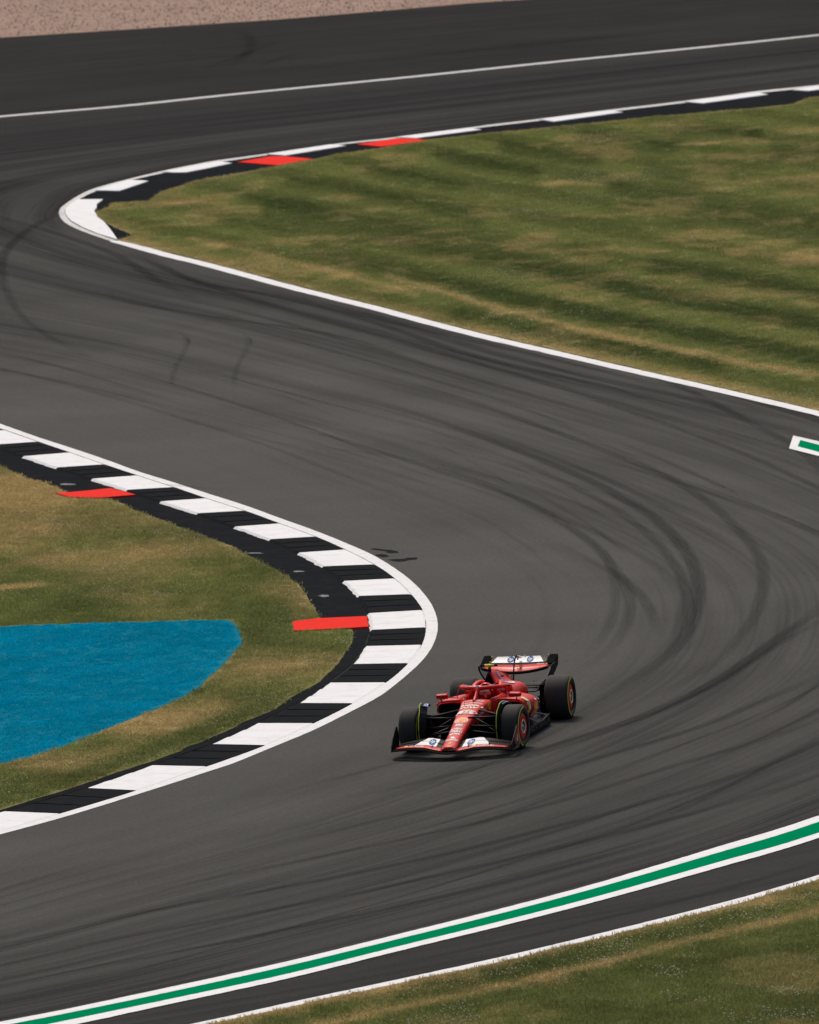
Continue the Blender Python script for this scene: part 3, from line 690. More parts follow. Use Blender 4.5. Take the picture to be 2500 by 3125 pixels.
# --- infield lawn (far right), mown in stripes parallel to line C
up_edge = offset(np.array(lineC[1:]), 0.20)
if up_edge[3][1] < lineC[4][1]: up_edge = offset(np.array(lineC[1:]), -0.20)
LC = np.array(lineC)
P1 = svl(farG[1:-1]) + [sv(366, 735)] + [tuple(p) for p in up_edge[1:]] + [(45, 240), (45, 370)]
dvec = np.array([0.335, -0.942]); nvec = np.array([0.942, 0.335])
brown = [(sv(530, 623), 3.0, 0.9, 1.0), (sv(2150, 441), 2.2, 0.5, 0.9), (sv(330, 680), 1.2, 1.2, 0.55)]
farGg = np.array(svl(farG))
def stroke(P, w, k=1.0): return (np.array([(a, b * 0.11) for a, b in svl([(1400 + x * .6377, 400 + y * .6377) for x, y in P])]), w, k)
DARK = [stroke(*a) for a in [([(230, 85), (420, 118), (640, 142)], .15, 1), ([(600, 40), (800, 70), (1000, 86)], .15, .9), ([(1000, 5), (1420, 25)], .12, .9), ([(-80, 125), (160, 172), (350, 205)], .15, .9), ([(1530, 98), (1900, 115)], .15, 1), ([(1180, 148), (1500, 178)], .12, .6),
        ([(910, 205), (1130, 245)], .12, .7), ([(750, 280), (900, 325), (1250, 368)], .13, .9), ([(1290, 395), (1500, 430), (1900, 500)], .17, 1), ([(950, 645), (1300, 690), (1900, 800)], .16, .95), ([(-900, 380), (-500, 450), (0, 555), (300, 620), (600, 690), (900, 770), (1300, 850), (1900, 930)], .18, .9),
        ([(-700, 560), (-300, 650), (0, 730), (250, 800), (600, 880), (1100, 980), (1700, 1090)], .15, .8), ([(400, 400), (700, 440), (1100, 455)], .08, .5), ([(550, 545), (700, 555)], .06, .5), ([(-420, 190), (-200, 235), (0, 270)], .14, .8), ([(-800, 250), (-500, 300), (-250, 350), (100, 430)], .15, .75), ([(-1000, 330), (-700, 380)], .12, .6), ([(0, 860), (300, 930), (700, 1020), (1200, 1120)], .12, .7), ([(-1150, 440), (-800, 510)], .12, .5)]]
TAN = [stroke(*a) for a in [([(-350, 700), (0, 800), (300, 880), (500, 935), (1000, 1045), (1700, 1180)], .07, .9), ([(230, 575), (500, 585), (750, 560)], .09, .55), ([(770, 570), (1000, 580)], .06, .6), ([(1100, 240), (1600, 255)], .12, .35), ([(1280, 585), (1800, 620)], .12, .45), ([(400, 262), (520, 245)], .05, .6),
       ([(-700, 600), (-400, 640), (-150, 700)], .07, .5), ([(-1300, 520), (-1000, 580), (-600, 680), (-200, 790)], .08, .6), ([(-200, 330), (200, 370)], .06, .35), ([(880, 860), (1500, 900)], .05, .3)]]
def f1(x, y):
    jx = x + 0.16 * (fbm(x * 1.1, y * 0.35, 3) - 0.5); jy = y + 1.3 * (fbm(x * 0.9 + 17, y * 0.3, 3) - 0.5)
    w = (x + 5.08) * nvec[0] + (y - 304.2) * nvec[1]
    s = ss(np.sin((w + 0.5 * fbm(x * .12, y * .05, 2)) * 2 * np.pi / 2.4 + 1.0), -0.3, 0.5)
    shade = 0.0 + 0.42 * s + 0.36 * (fbm(x * 0.9, y * 0.35, 4) - 0.5)
    for P, wd, k in DARK: shade = shade + k * 0.80 * np.exp(-(pdist(P, jx, jy * 0.11) / (wd * 1.55)) ** 3)
    dry = 0.05 + 0.45 * ss(fbm(x * 0.9 + 31, y * 0.45 + 9, 4), 0.50, 0.72)
    for P, wd, k in TAN: dry = dry + k * np.exp(-(pdist(P, jx, jy * 0.11) / wd) ** 2) * (0.4 + 1.0 * fbm(x * 1.5, y * .7, 3))
    d = pdist(LC, x, y)
    dry = np.maximum(dry, 0.75 * np.exp(-((d - 0.2) / 0.6) ** 2) * (0.45 + 0.9 * fbm(x * 0.8, y * 0.4, 3)))
    d2 = pdist(farGg, x, y); dry = np.maximum(dry, 0.5 * np.exp(-(d2 / 0.6) ** 2))
    for (c, rx, ry, a) in brown:
        q = np.hypot((x - c[0]) / (rx * 0.35), (y - c[1]) / (ry * 1.2)); dry = np.maximum(dry, a * np.exp(-q ** 2 * 1.2))
    return np.clip(dry * (1 - 0.4 * np.clip(shade, 0, 1)), 0, 1), np.clip(shade, 0, 1)
o1, P1 = lawn('infield_lawn', P1, 0.02, MAT['lawn'], f1); tag(o1, kind='structure')
grass_on('grass', P1, 0.02, f1, 100, (-9.5, 19), (238, 356), 'mown striped grass of the large infield', TUFTS, hs=0.8)

# --- near left lawn
P2 = [(-60, 275)] + [tuple(p) for p in gG[1:-1]] + [(-60, 190)]
BLUE = svl([(-900, 1935), (-300, 1926), (0, 1916), (150, 1910), (325, 1905.6), (520, 1899), (660, 1896.5), (700, 1896), (714, 1908), (726, 1921), (733, 1936), (737, 1963.6), (730, 1980), (714, 1994), (680, 2035), (640, 2072.6), (602, 2106), (556.6, 2133), (490, 2163), (417, 2191), (345, 2222), (278, 2249), (199, 2281), (140, 2300), (69.6, 2321), (0, 2339), (-300, 2410), (-900, 2540)])
gGe = np.array(gG)
def f2(x, y):
    n1 = fbm(x * 0.38 + 3, y * 0.16 + 8, 4)
    dry = 0.15 + 0.42 * ss(n1, 0.42, 0.68) + 0.25 * (fbm(x * 1.6, y * 0.8, 3) - 0.5)
    up_ = ss(y, 245, 251); dry = dry + up_ * 0.42 - 0.1                                   # parched upper part
    dry = dry + 1.1 * np.exp(-(((x - sv(40, 1797)[0]) / 0.55) ** 4 + ((y - sv(40, 1797)[1]) / 0.45) ** 4))
    for (px, py, rx, ry, a) in [(330, 1700, 1.4, 1.3, .45), (880, 1800, .6, 2.2, .45), (930, 1850, .25, 2.5, .4), (200, 1870, 3.0, .8, -.2), (560, 2250 - 60, 1.0, 1.7, .45), (300, 2320, 1.4, 1.4, .45), (480, 2230, .9, 1.6, .5), (820, 2020, .7, 2.4, .45), (700, 2165, .6, 1.6, .4)]:
        c = sv(px, py); dry = dry + a * np.exp(-(((x - c[0]) / rx) ** 2 + ((y - c[1]) / ry) ** 2))
    d = pdist(gGe, x, y); low = ss(226 - y, 0, 6)
    dry = dry * (1 - low * 0.75 * np.exp(-((d - 0.45) / 0.5) ** 2))
    sh = np.clip(0.30 + 1.4 * (fbm(x * 0.7 + 20, y * 0.3, 4) - 0.5) + 0.25 * low * np.exp(-((d - 0.5) / 0.6) ** 2), 0, 1)
    return np.clip(dry, 0, 1), sh
o2, P2 = lawn('apex_lawn', P2, 0.02, MAT['lawn'], f2); tag(o2, kind='structure')
grass_on('grass', P2, 0.02, f2, 130, (-17, 1), (190, 278), 'dry patchy grass behind the near kerb', TUFTS, hole=[BLUE, RED1, RED2], rim=0.06)
fb = lambda x, y: (x * 0, np.clip(0.35 + 1.6 * (fbm(x * 0.5, y * 0.35 + 5, 4) - 0.5), 0, 1))
ob, PB = lawn('blue_painted_grass', BLUE, 0.024, MAT['lawn_blue'], fb, thick=0.006); tag(ob, 'bright blue painted patch of grass inside the near corner', 'painted grass')
bb = grass_on('grass_blades', PB, 0.024, fb, 130, (-17, 1), (190, 276), None, TUFTB, rim=0.09, parent=ob)

# --- bottom right lawn
lo = np.array(bl_b); P3 = [(40, 235)] + [tuple(p) for p in bl_b] + [(-30, 165), (-30, 130), (60, 130), (60, 230)]
P3 = P3[1:]
P3 = [tuple(p) for p in bl_b] + [(-20, 178), (-20, 130), (60, 130), (60, 230)]
def f3(x, y):
    d = pdist(lo, x, y)
    dry = 0.75 * np.exp(-((d - 0.05) / 0.42) ** 2) * (0.6 + 0.7 * fbm(x * 0.9, y * 0.5, 3))
    dry = np.maximum(dry, 1.0 * np.exp(-((d - 1.75 - 0.5 * (fbm(x * 0.5, y * 0.5, 2) - .5)) / 0.28) ** 2) * (0.35 + 0.9 * fbm(x * 0.8 + 4, y * 0.5, 3)))
    dry = dry + 0.03 + 0.35 * ss(fbm(x * 0.8, y * 0.5 + 30, 4), 0.48, 0.66)
    sh = np.clip(0.55 + 1.3 * (fbm(x * 0.8 + 60, y * 0.5, 4) - 0.5), 0, 1)
    return np.clip(dry, 0, 1), sh
o3, P3 = lawn('verge_lawn', P3, 0.02, MAT['lawn'], f3, xr=(-12, 16)); tag(o3, kind='structure')
grass_on('grass', P3, 0.02, f3, 170, (-8, 12), (172, 212), 'lush green grass verge with dry edge at the bottom right', TUFTS, hs=1.15, rim=0.08)

# --- clover flowers
def flower(name, mat, r):
    bm = bmesh.new(); bmesh.ops.create_icosphere(bm, subdivisions=1, radius=r); me = bpy.data.meshes.new(name); bm.to_mesh(me); bm.free(); me.materials.append(mat); return bpy.data.objects.new(name, me)
FW, FY = flower('flower_head', MAT['flower'], 0.0085), flower('flower_head', MAT['flower_y'], 0.016)
def flowers(P, dens, xr, yr, thr, seed, z=0.05, hole=None, sx=0.9, sy=0.4, extra=None, label=''):
    X, Y = rand_in(P, dens, xr, yr, hole); k = ss(fbm(X * sx + seed, Y * sy + seed, 4), thr, thr + 0.14)
    if extra is not None: k = np.maximum(k, extra(X, Y))
    q = RNG.random(len(X)) < k; X = X[q]; Y = Y[q]; n = len(X); s = RNG.uniform(0.6, 1.4, n)
    return scatter('clover_flowers', np.stack([X, Y, z + RNG.uniform(-.01, .015, n)], -1), {'rot': np.zeros((n, 3)), 'scl': np.stack([s, s, s * .8], -1)}, [FW], label)
def ex2(x, y):
    r = np.zeros(len(x))
    for (px, py, rx, ry, a) in [(780, 2240 - 55, .5, 1.3, .5), (850, 2130, .45, 1.6, .55), (700, 2195, .7, .9, .3), (330, 2330, 1.6, .5, .4), (960, 2040, .25, 1.2, .5), (430, 2330, 1.4, .5, .35), (345, 1800, .35, 2.2, .6), (150, 1820, 1.2, 1.6, .2), (100, 1850, 1.2, 1.2, .2), (230, 1770, 1.2, 1.6, .2), (60, 2420, 1.4, .9, .25)]:
        c = sv(px, py); r = np.maximum(r, a * np.exp(-(((x - c[0]) / rx) ** 2 + ((y - c[1]) / ry) ** 2)))
    return r
flowers(P2, 90, (-9.5, 1), (200, 270), 0.62, 5, hole=[BLUE, RED1, RED2], extra=ex2, label='tiny white clover flowers in the dry apex grass')
flowers(P3, 130, (-4, 7), (178, 203), 0.56, 17, z=0.065, extra=lambda x, y: 0.55 * np.exp(-((pdist(lo, x, y) - 0.95) / 0.42) ** 2) * ss(x, -1.5, 1), label='tiny white clover flowers in the bottom verge')
flowers(P1, 45, (-8, 12), (255, 345), 0.60, 29, sx=0.4, sy=0.2, label='white clover flowers dotted over the infield')
n = 16; X, Y = rand_in(P2, 0.12, (-7, 0), (204, 230), [BLUE]); n = len(X)
scatter('buttercups', np.stack([X, Y, np.full(n, .06)], -1), {'rot': np.zeros((n, 3)), 'scl': np.ones((n, 3))}, [FY], 'a few yellow flowers in the apex grass')
# --- gravel stones
def stone(seed):
    r = random.Random(seed); bm = bmesh.new(); bmesh.ops.create_icosphere(bm, subdivisions=1, radius=0.016)
    for v in bm.verts: v.co *= r.uniform(0.7, 1.3); v.co.z *= 0.7
    me = bpy.data.meshes.new('stone'); bm.to_mesh(me); bm.free(); me.materials.append(MAT['stone']); return bpy.data.objects.new('stone', me)
X = RNG.uniform(-20, 12, 16000); Y = RNG.uniform(374, 400, 16000); k = inside(gp, X, Y); X = X[k]; Y = Y[k]; n = len(X)
s = RNG.uniform(0.6, 1.7, n)
scatter('gravel', np.stack([X, Y, np.full(n, .025)], -1), {'rot': RNG.uniform(0, 6, (n, 3)), 'scl': np.stack([s, s, s], -1), 'rnd': RNG.random(n)}, [stone(1), stone(2)], 'loose pinkish gravel of the trap')
#CAR#
# ================================================================== THE RACING CAR
CAR_X, CAR_Y, CAR_PSI = 0.6769, 213.7906, 0.2351915
CAR_RZ = math.atan2(-math.cos(CAR_PSI), -math.sin(CAR_PSI))      # local +x = nose direction
def paint(name, c, rough=0.34, coat=0.35, spec=0.4, metal=0.0, var=0.05): return simple(name, c, rough, spec, metal, coat, var, 9.0)
CM = {}
CM['red'] = paint('red_bodywork', (0.56, 0.009, 0.006), 0.42, 0.05, 0.18)
CM['dred'] = paint('dark_red_panel', (0.30, 0.010, 0.012), 0.42, 0.1)
CM['carbon'] = simple('carbon_fibre', (0.010, 0.010, 0.011), 0.5, 0.07, 0, 0.0, 0.3, 60)
CM['matt'] = simple('matt_black', (0.005, 0.005, 0.006), 0.9, 0.02)
CM['white'] = paint('white_print', (0.64, 0.64, 0.63), 0.5, 0.0)
CM['cream'] = paint('cream_print', (0.72, 0.60, 0.42), 0.5, 0.0)
CM['yellow'] = paint('yellow_print', (0.88, 0.58, 0.03), 0.5, 0.0)
CM['orange'] = paint('orange_print', (0.85, 0.30, 0.02), 0.5, 0.0)
CM['blue'] = paint('blue_print', (0.0, 0.10, 0.30), 0.6, 0.0, 0.1)
CM['pblue'] = paint('pale_blue_print', (0.24, 0.34, 0.56), 0.5, 0.0)
CM['lime'] = paint('lime_print', (0.34, 0.46, 0.03), 0.5, 0.0)
CM['neon'] = paint('neon_yellow', (0.66, 0.78, 0.04), 0.45, 0.0)
CM['steel'] = simple('bare_metal', (0.45, 0.44, 0.42), 0.35, 0.5, 0.9)
CM['grey'] = simple('grey_metal', (0.10, 0.105, 0.11), 0.4, 0.5, 0.3)
def m_tyre():
    t = NT('tyre_rubber'); g = t.noise(t.coord('Object', (4, 40, 4)), 3.0, 4, 0.6)
    return t.base(t.mix(g, (0.032, 0.031, 0.029), (0.050, 0.048, 0.045)), 0.8, 0.15)
CM['tread'] = m_tyre(); CM['sidewall'] = simple('tyre_sidewall', (0.012, 0.0125, 0.014), 0.55, 0.35)
CM['tyel'] = simple('yellow_tyre_print', (0.66, 0.53, 0.03), 0.6, 0.1)
CM['visor'] = simple('mirrored_visor', (0.50, 0.26, 0.24), 0.12, 0.6, 0.5)
CM['suit'] = simple('red_race_suit', (0.42, 0.02, 0.02), 0.85, 0.1, 0, 0, 0.2, 40)
CM['glove'] = simple('dark_glove', (0.05, 0.012, 0.012), 0.8, 0.1)

car = empty('racing_car', (CAR_X, CAR_Y, 0.004), CAR_RZ)
tag(car, 'red open wheel racing car with white sponsor panels cornering on the asphalt', 'racing car')
interp = np.interp

def ring(half):                                   # half profile (y,z) top centre -> bottom centre, mirrored to a closed ring
    L = [(y, z) for y, z in half]
    return L + [(-y, z) for y, z in reversed(L[1:-1])]
def loftx(st, mat, name, parent=None, sub=0, cap=True, smooth=True, mir=True, y0=0.0, sgn=1):
    b = MB(); b.loft([[(x, y0 + sgn * y, z) for y, z in (ring(h) if mir else h)] for x, h in st], cap=cap)
    return b.obj(name, mat, parent if parent is not None else car, smooth, sub)

# ---- nose and survival cell : stations along x
NX = [1.20, 1.19, 1.15, 1.0, 0.85, 0.55, 0.2, -0.1, -0.45, -0.7, -0.95, -1.05]
NZT = [0.200, 0.218, 0.238, 0.272, 0.318, 0.400, 0.500, 0.575, 0.640, 0.682, 0.700, 0.700]
NHW = [0.085, 0.105, 0.122, 0.124, 0.124, 0.128, 0.142, 0.160, 0.182, 0.208, 0.255, 0.275]
NZB = [0.182, 0.170, 0.162, 0.165, 0.200, 0.275, 0.345, 0.390, 0.420, 0.430, 0.400, 0.390]
def ntop(x, y):
    """height of the nose's upper skin"""
    x_ = np.array(NX[::-1]); zt = interp(x, x_, NZT[::-1]); hw = interp(x, x_, NHW[::-1]); r = min(abs(y) / hw, 1)
    return zt - 0.004 - interp(r, [0, .35, .7, .88, 1], [0, .003, .012, .024, .05])
st = []
for x, zt, hw, zb in zip(NX, NZT, NHW, NZB):
    H = zt - zb
    st.append((x, [(0, zt), (hw * .35, zt - .003), (hw * .7, zt - .012), (hw * .88, zt - .024), (hw, zt - min(.05, H * .45)), (hw * .985, zt - H * .6), (hw * .93, zb + H * .12), (hw * .7, zb), (0, zb)]))
nose = loftx(st, CM['red'], 'nose', sub=2); nose['label'] = 'long red nose with white sponsor lettering'

# ---- 2-D artwork helpers
def text2d(s, size=1.0, shear=0.0, bold=0.0, sp=1.0):
    c = bpy.data.curves.new('t', 'FONT'); c.body = s; c.size = size; c.shear = shear; c.offset = bold; c.space_character = sp
    c.align_x = 'CENTER'; c.align_y = 'CENTER'; c.resolution_u = 3; c.fill_mode = 'FRONT' if hasattr(c, 'fill_mode') else c.fill_mode
    o = bpy.data.objects.new('t', c); COL.objects.link(o); dg = bpy.context.evaluated_depsgraph_get()
    me = bpy.data.meshes.new_from_object(o.evaluated_get(dg)); V = [(v.co.x, v.co.y) for v in me.vertices]; F = [tuple(p.vertices) for p in me.polygons]
    bpy.data.objects.remove(o); bpy.data.curves.remove(c); bpy.data.meshes.remove(me)
    a = np.array(V); cx = (a[:, 0].min() + a[:, 0].max()) / 2; cy = (a[:, 1].min() + a[:, 1].max()) / 2
    return [(x - cx, y - cy) for x, y in V], F, (a[:, 0].max() - a[:, 0].min(), a[:, 1].max() - a[:, 1].min())
def fit(art, w, h):
    V, F, (aw, ah) = art; return [(x * w / aw, y * h / ah) for x, y in V], F
def poly2d(P):
    T = tessellate_polygon([[Vector((x, y, 0)) for x, y in P]]); return [tuple(p) for p in P], [tuple(f) for f in T]
def ell2d(rx, ry, n=20): return poly2d([(rx * math.cos(2 * math.pi * k / n), ry * math.sin(2 * math.pi * k / n)) for k in range(n)])
def decal(name, art, fn, mat, parent, dens=0):
    V, F = art[0], art[1]
    if dens:
        bm = bmesh.new(); vs = [bm.verts.new((x, y, 0)) for x, y in V]
        for f in F:
            try: bm.faces.new([vs[i] for i in f])
            except ValueError: pass
        for _ in range(dens): bmesh.ops.subdivide_edges(bm, edges=bm.edges, cuts=1, use_grid_fill=True)
        bmesh.ops.triangulate(bm, faces=bm.faces); bm.verts.index_update()
        V = [(v.co.x, v.co.y) for v in bm.verts]; F = [tuple(v.index for v in f.verts) for f in bm.faces]; bm.free()
    o = mesh(name, [fn(a, b) for a, b in V], F, mat, parent); return o
def on_nose(x0, lift=0.005, y0=0.0):
    return lambda a, b: (x0 - b, y0 + a, ntop(x0 - b, y0 + a) + lift)
SH = [(-.5, -.12), (-.46, -.30), (-.30, -.50), (.30, -.50), (.46, -.30), (.5, -.12), (.49, .10), (.40, .28), (.26, .42), (.09, .5), (-.09, .5), (-.26, .42), (-.40, .28), (-.49, .10)]
def shell(fn, w, h, parent, rot=False):
    sc = lambda k, dy=0: [(x * w * k, y * h * k + dy) for x, y in SH]
    decal('scallop_emblem', poly2d(sc(1.0)), fn(0), CM['white'], parent, 2)
    decal('scallop_emblem', poly2d(sc(.88)), fn(.0012), CM['red'], parent, 2)
    decal('scallop_emblem', poly2d(sc(.78)), fn(.0024), CM['orange'], parent, 2)
    for k in (-2, -1, 0, 1, 2):
        x = k * .13 * w; top = .30 * h - abs(k) * .035 * h
        decal('scallop_rib', poly2d([(x * .35 - .004 * 1, -.30 * h), (x * .35 + .004, -.30 * h), (x + .004, top), (x - .004, top)]), fn(.0036), CM['red'], parent)
HORSE = [(-.30, -.42), (-.20, -.44), (-.12, -.20), (.02, -.10), (.02, -.34), (.10, -.40), (.14, -.36), (.10, -.12), (.22, .02), (.38, -.06), (.42, .02), (.24, .14), (.20, .26), (.30, .34), (.26, .44), (.10, .42), (.02, .24), (-.14, .06), (-.26, .02), (-.40, .16), (-.44, .06), (-.30, -.08), (-.24, -.20)]
def shield(fn, w, h, parent):
    P = [(-.5, .42), (0, .5), (.5, .42), (.48, -.05), (.28, -.38), (0, -.5), (-.28, -.38), (-.48, -.05)]
    decal('yellow_shield', poly2d([(x * w, y * h) for x, y in P]), fn(0), CM['yellow'], parent, 1)
    decal('prancing_horse', poly2d([(x * w * .8, y * h * .72) for x, y in HORSE]), fn(.0015), CM['matt'], parent)
def hp(fn, r, parent, sq=1.0):
    decal('round_logo', ell2d(r, r * sq), fn(0), CM['blue'], parent, 1)
    decal('lettering', fit(text2d('hp', 1, .35, .02), r * 1.25, r * 1.35 * sq), fn(.0015), CM['white'], parent)
nf = lambda x0, y0=0.0: (lambda lift: on_nose(x0, .009 + lift, y0))
def ntext(s, x0, w, h, mat='white', shear=0.0, bold=.015, y0=0.0):
    return decal('lettering', fit(text2d(s, 1, shear, bold), w, h), on_nose(x0, .011, y0), CM[mat], nose)
shield(nf(1.07), .036, .075, nose)
ntext('Santander', .925, .215, .075)
decal('flame_emblem', poly2d([(-.045, -.03), (.045, -.03), (.035, .0), (.012, .01), (.004, .045), (-.012, .02), (-.028, .035), (-.032, .0)]), on_nose(.835, .006), CM['white'], nose)
ntext('ceva', .70, .13, .065, y0=.02); decal('round_logo', ell2d(.022, .03), on_nose(.70, .006, -.065), CM['white'], nose)
ntext('PIRELLI', .595, .205, .075, shear=.1, bold=.03)
ntext('Palantir', .50, .155, .07, y0=.015); decal('ring_logo', ell2d(.013, .025), on_nose(.50, .006, -.085), CM['white'], nose)
ntext('aws', .355, .12, .085, bold=.02); decal('swoosh', poly2d([(-.055, .0), (.0, -.016), (.055, .004), (.0, -.006)]), on_nose(.425, .006), CM['white'], nose)
shell(nf(.165), .215, .22, nose)
decal('number_panel', poly2d([(-.175, -.075), (.115, -.075), (.18, .05), (.15, .08), (-.11, .085)]), on_nose(-.19, .010), CM['white'], nose, 2)
ntext('55', -.19, .15, .105, 'red', .25, .03).name = 'race_number'
ntext('Play', -.32, .15, .05, 'yellow', .2)
ntext('VGW', -.42, .30, .085, shear=.3, bold=.03)
for y in (-1, 1): pass
decal('cream_band', poly2d([(-.165, -.02), (.20, -.02), (.20, .035), (-.15, .035)]), on_nose(-.535, .010), CM['cream'], nose, 2)
decal('cream_band', poly2d([(-.165, .01), (.195, .01), (.195, .035), (-.15, .035)]), on_nose(-.535, .011), CM['white'], nose, 2)
ntext('CEVA LOGISTICS', -.655, .34, .055, bold=.02)
ntext('BITDEFENDER', -.80, .34, .06, shear=.15, bold=.02)
# side lettering and shield on the left flank of the cell
def flank(x0, z0, lift=0.014, slope=.17):                # a along -x (rearwards), b up
    def fn(a, b):
        x = x0 - a; hw = interp(x, NX[::-1], NHW[::-1]); return (x, hw + lift, z0 + a * slope + b)
    return fn
decal('lettering', fit(text2d('RICHARD MILLE', 1, 0, .015), .40, .045), flank(-.50, .545), CM['white'], nose)
decal('puma_logo', poly2d([(-.03, -.02), (.0, -.005), (.03, .03), (.015, -.005), (.0, -.03)]), flank(-.30, .47), CM['white'], nose)
shield(lambda l: flank(-.83, .60, .015 + l, .1), .085, .13, nose)
decal('yellow_band', poly2d([(-.03, -.07), (.0, -.07), (.03, .05), (.0, .05)]), flank(-.60, .60, .004), CM['cream'], nose)
# pitot and antennae
MB().tube([(-.62, .03, .67), (-.60, .03, .76)], .004, 6).obj('pitot_tube', CM['carbon'], car)
MB().tube([(-.55, -.10, .65), (-.55, -.10, .80)], .003, 5).obj('antenna', CM['carbon'], car)

# ---- cockpit tub (open top) with headrest
tub = []
for x, hw, zt, wi in ((-1.03, .275, .700, .17), (-1.12, .30, .705, .20), (-1.35, .33, .700, .235), (-1.6, .345, .705, .245), (-1.85, .35, .73, .24), (-2.0, .34, .75, .16)):
    half = [(0, .20), (wi * .9, .22), (wi, .45), (wi + .01, zt - .03), (wi + .03, zt), (hw - .03, zt - .005), (hw, zt - .04), (hw + .02, zt - .2), (hw - .02, .30), (0, .16)]
    tub.append((x, half))
loftx(tub, CM['red'], 'cockpit_tub', sub=1)
for s in (-1, 1):                                     # raised headrest walls either side of the helmet
    b = MB(); ringsH = []
    for x, z0, z1, yi, yo in ((-1.60, .68, .72, .235, .30), (-1.72, .68, .80, .205, .33), (-1.86, .68, .865, .17, .34), (-2.02, .68, .90, .12, .33), (-2.2, .62, .86, .06, .30)):
        ringsH.append([(x, s * yi, z0 - .1), (x, s * (yi - .01), z1 - .03), (x, s * (yi + .02), z1), (x, s * (yo - .06), z1 - .03), (x, s * yo, z0 + .02), (x, s * yo, z0 - .1)])
    b.loft(ringsH); hr = b.obj('headrest', CM['red'], car, True, 1)
    # forward facing panel that carries the script lettering
    pn = MB(); y0, y1 = (.165, .335)
    pn.box((-1.70, s * .262, .745), (.03, .17, .16)); po = pn.obj('headrest_panel', CM['red'], hr); bevel(po, .012)
    decal('lettering', fit(text2d('Ray-Ban', 1, .3, .02), .125, .055), (lambda s: lambda a, b: (-1.682, s * .262 + a, .755 + b + a * .12))(s), CM['white'], hr)
MB().box((-2.02, 0, .70), (.06, .40, .24)).obj('cockpit_bulkhead', CM['matt'], car)

# ---- airbox, engine cover, fin
EC = [(-1.96, [(0, 1.02), (.028, 1.012), (.05, .96), (.085, .86), (.12, .82), (.22, .80), (.30, .76), (.345, .68), (.35, .55), (0, .5)]),
      (-2.10, [(0, 1.025), (.030, 1.01), (.055, .95), (.09, .86), (.13, .80), (.22, .775), (.30, .735), (.345, .67), (.36, .52), (0, .45)]),
      (-2.45, [(0, .985), (.030, .965), (.055, .90), (.095, .815), (.15, .765), (.23, .745), (.31, .705), (.36, .63), (.37, .48), (0, .4)]),
      (-2.85, [(0, .905), (.025, .885), (.05, .82), (.10, .755), (.17, .735), (.25, .725), (.33, .69), (.37, .60), (.37, .42), (0, .35)]),
      (-3.20, [(0, .79), (.022, .77), (.05, .73), (.11, .705), (.19, .70), (.27, .69), (.335, .65), (.36, .55), (.35, .36), (0, .3)]),
      (-3.50, [(0, .66), (.02, .64), (.05, .61), (.10, .59), (.17, .58), (.23, .56), (.28, .52), (.30, .44), (.28, .33), (0, .28)]),
      (-3.85, [(0, .53), (.02, .52), (.04, .50), (.07, .47), (.10, .45), (.13, .43), (.15, .40), (.16, .37), (.15, .31), (0, .28)])]
ec = loftx(EC, CM['red'], 'engine_cover', sub=2)
b = MB(); F_ = [(-2.15, 1.025), (-2.6, .965), (-3.05, .86), (-3.46, .755), (-3.60, .745), (-3.66, .60), (-3.2, .65), (-2.3, .88)]
b.loft([[(x, .008, z) for x, z in F_], [(x, -.008, z) for x, z in F_]]); fin = b.obj('shark_fin', CM['red'], ec); bevel(fin, .004)
mesh('number_panel', [(-3.30, .011, .66), (-3.52, .011, .625), (-3.52, .011, .735), (-3.34, .011, .775)], [(0, 1, 2, 3)], CM['cream'], fin)
decal('race_number', fit(text2d('55', 1, .1, .03), .11, .075), lambda a, b: (-3.42 - a, .0125, .70 + b - a * .2), CM['red'], fin)
# airbox intake mouth
b = MB(); b.loft([[(-1.935, 0, 1.0), (-1.935, .075, .815), (-1.935, -.075, .815)], [(-2.06, 0, 1.0), (-2.06, .075, .815), (-2.06, -.075, .815)]])
ab = b.obj('air_intake', CM['matt'], ec); bevel(ab, .008)
b = MB(); b.tube([(-1.95, -.082, .81), (-1.95, -.02, .985), (-1.95, 0, 1.022), (-1.95, .02, .985), (-1.95, .082, .81)], .008, 6); b.obj('intake_rim', CM['carbon'], ec, True)
# camera mast with neon camera
tcam = MB().tube([(-2.02, 0, 1.0), (-2.06, 0, 1.09)], [.032, .022], 10, .6, (1, 0, 0)).obj('camera_mast', CM['carbon'], car, True)
c_ = MB().tube([(-2.08, -.085, 1.103), (-2.08, .075, 1.103)], .024, 12).obj('roll_hoop_camera', CM['neon'], tcam, True)
MB().tube([(-2.08, -.13, 1.100), (-2.08, -.085, 1.100)], .018, 10).obj('camera_pod_end', CM['carbon'], tcam, True)
MB().tube([(-2.08, .075, 1.105), (-2.08, .128, 1.105)], [.021, .019], 10).obj('camera_pod_end', CM['carbon'], tcam, True)
MB().tube([(-2.075, .128, 1.105), (-2.075, .131, 1.105)], .012, 8).obj('lens', CM['neon'], tcam)
MB().box((-2.5, .03, .872), (.07, .185, .022)).obj('side_camera', CM['carbon'], car)
MB().tube([(-2.5, .02, .84), (-2.5, .02, .87)], .02, 8).obj('camera_mount', CM['carbon'], car)
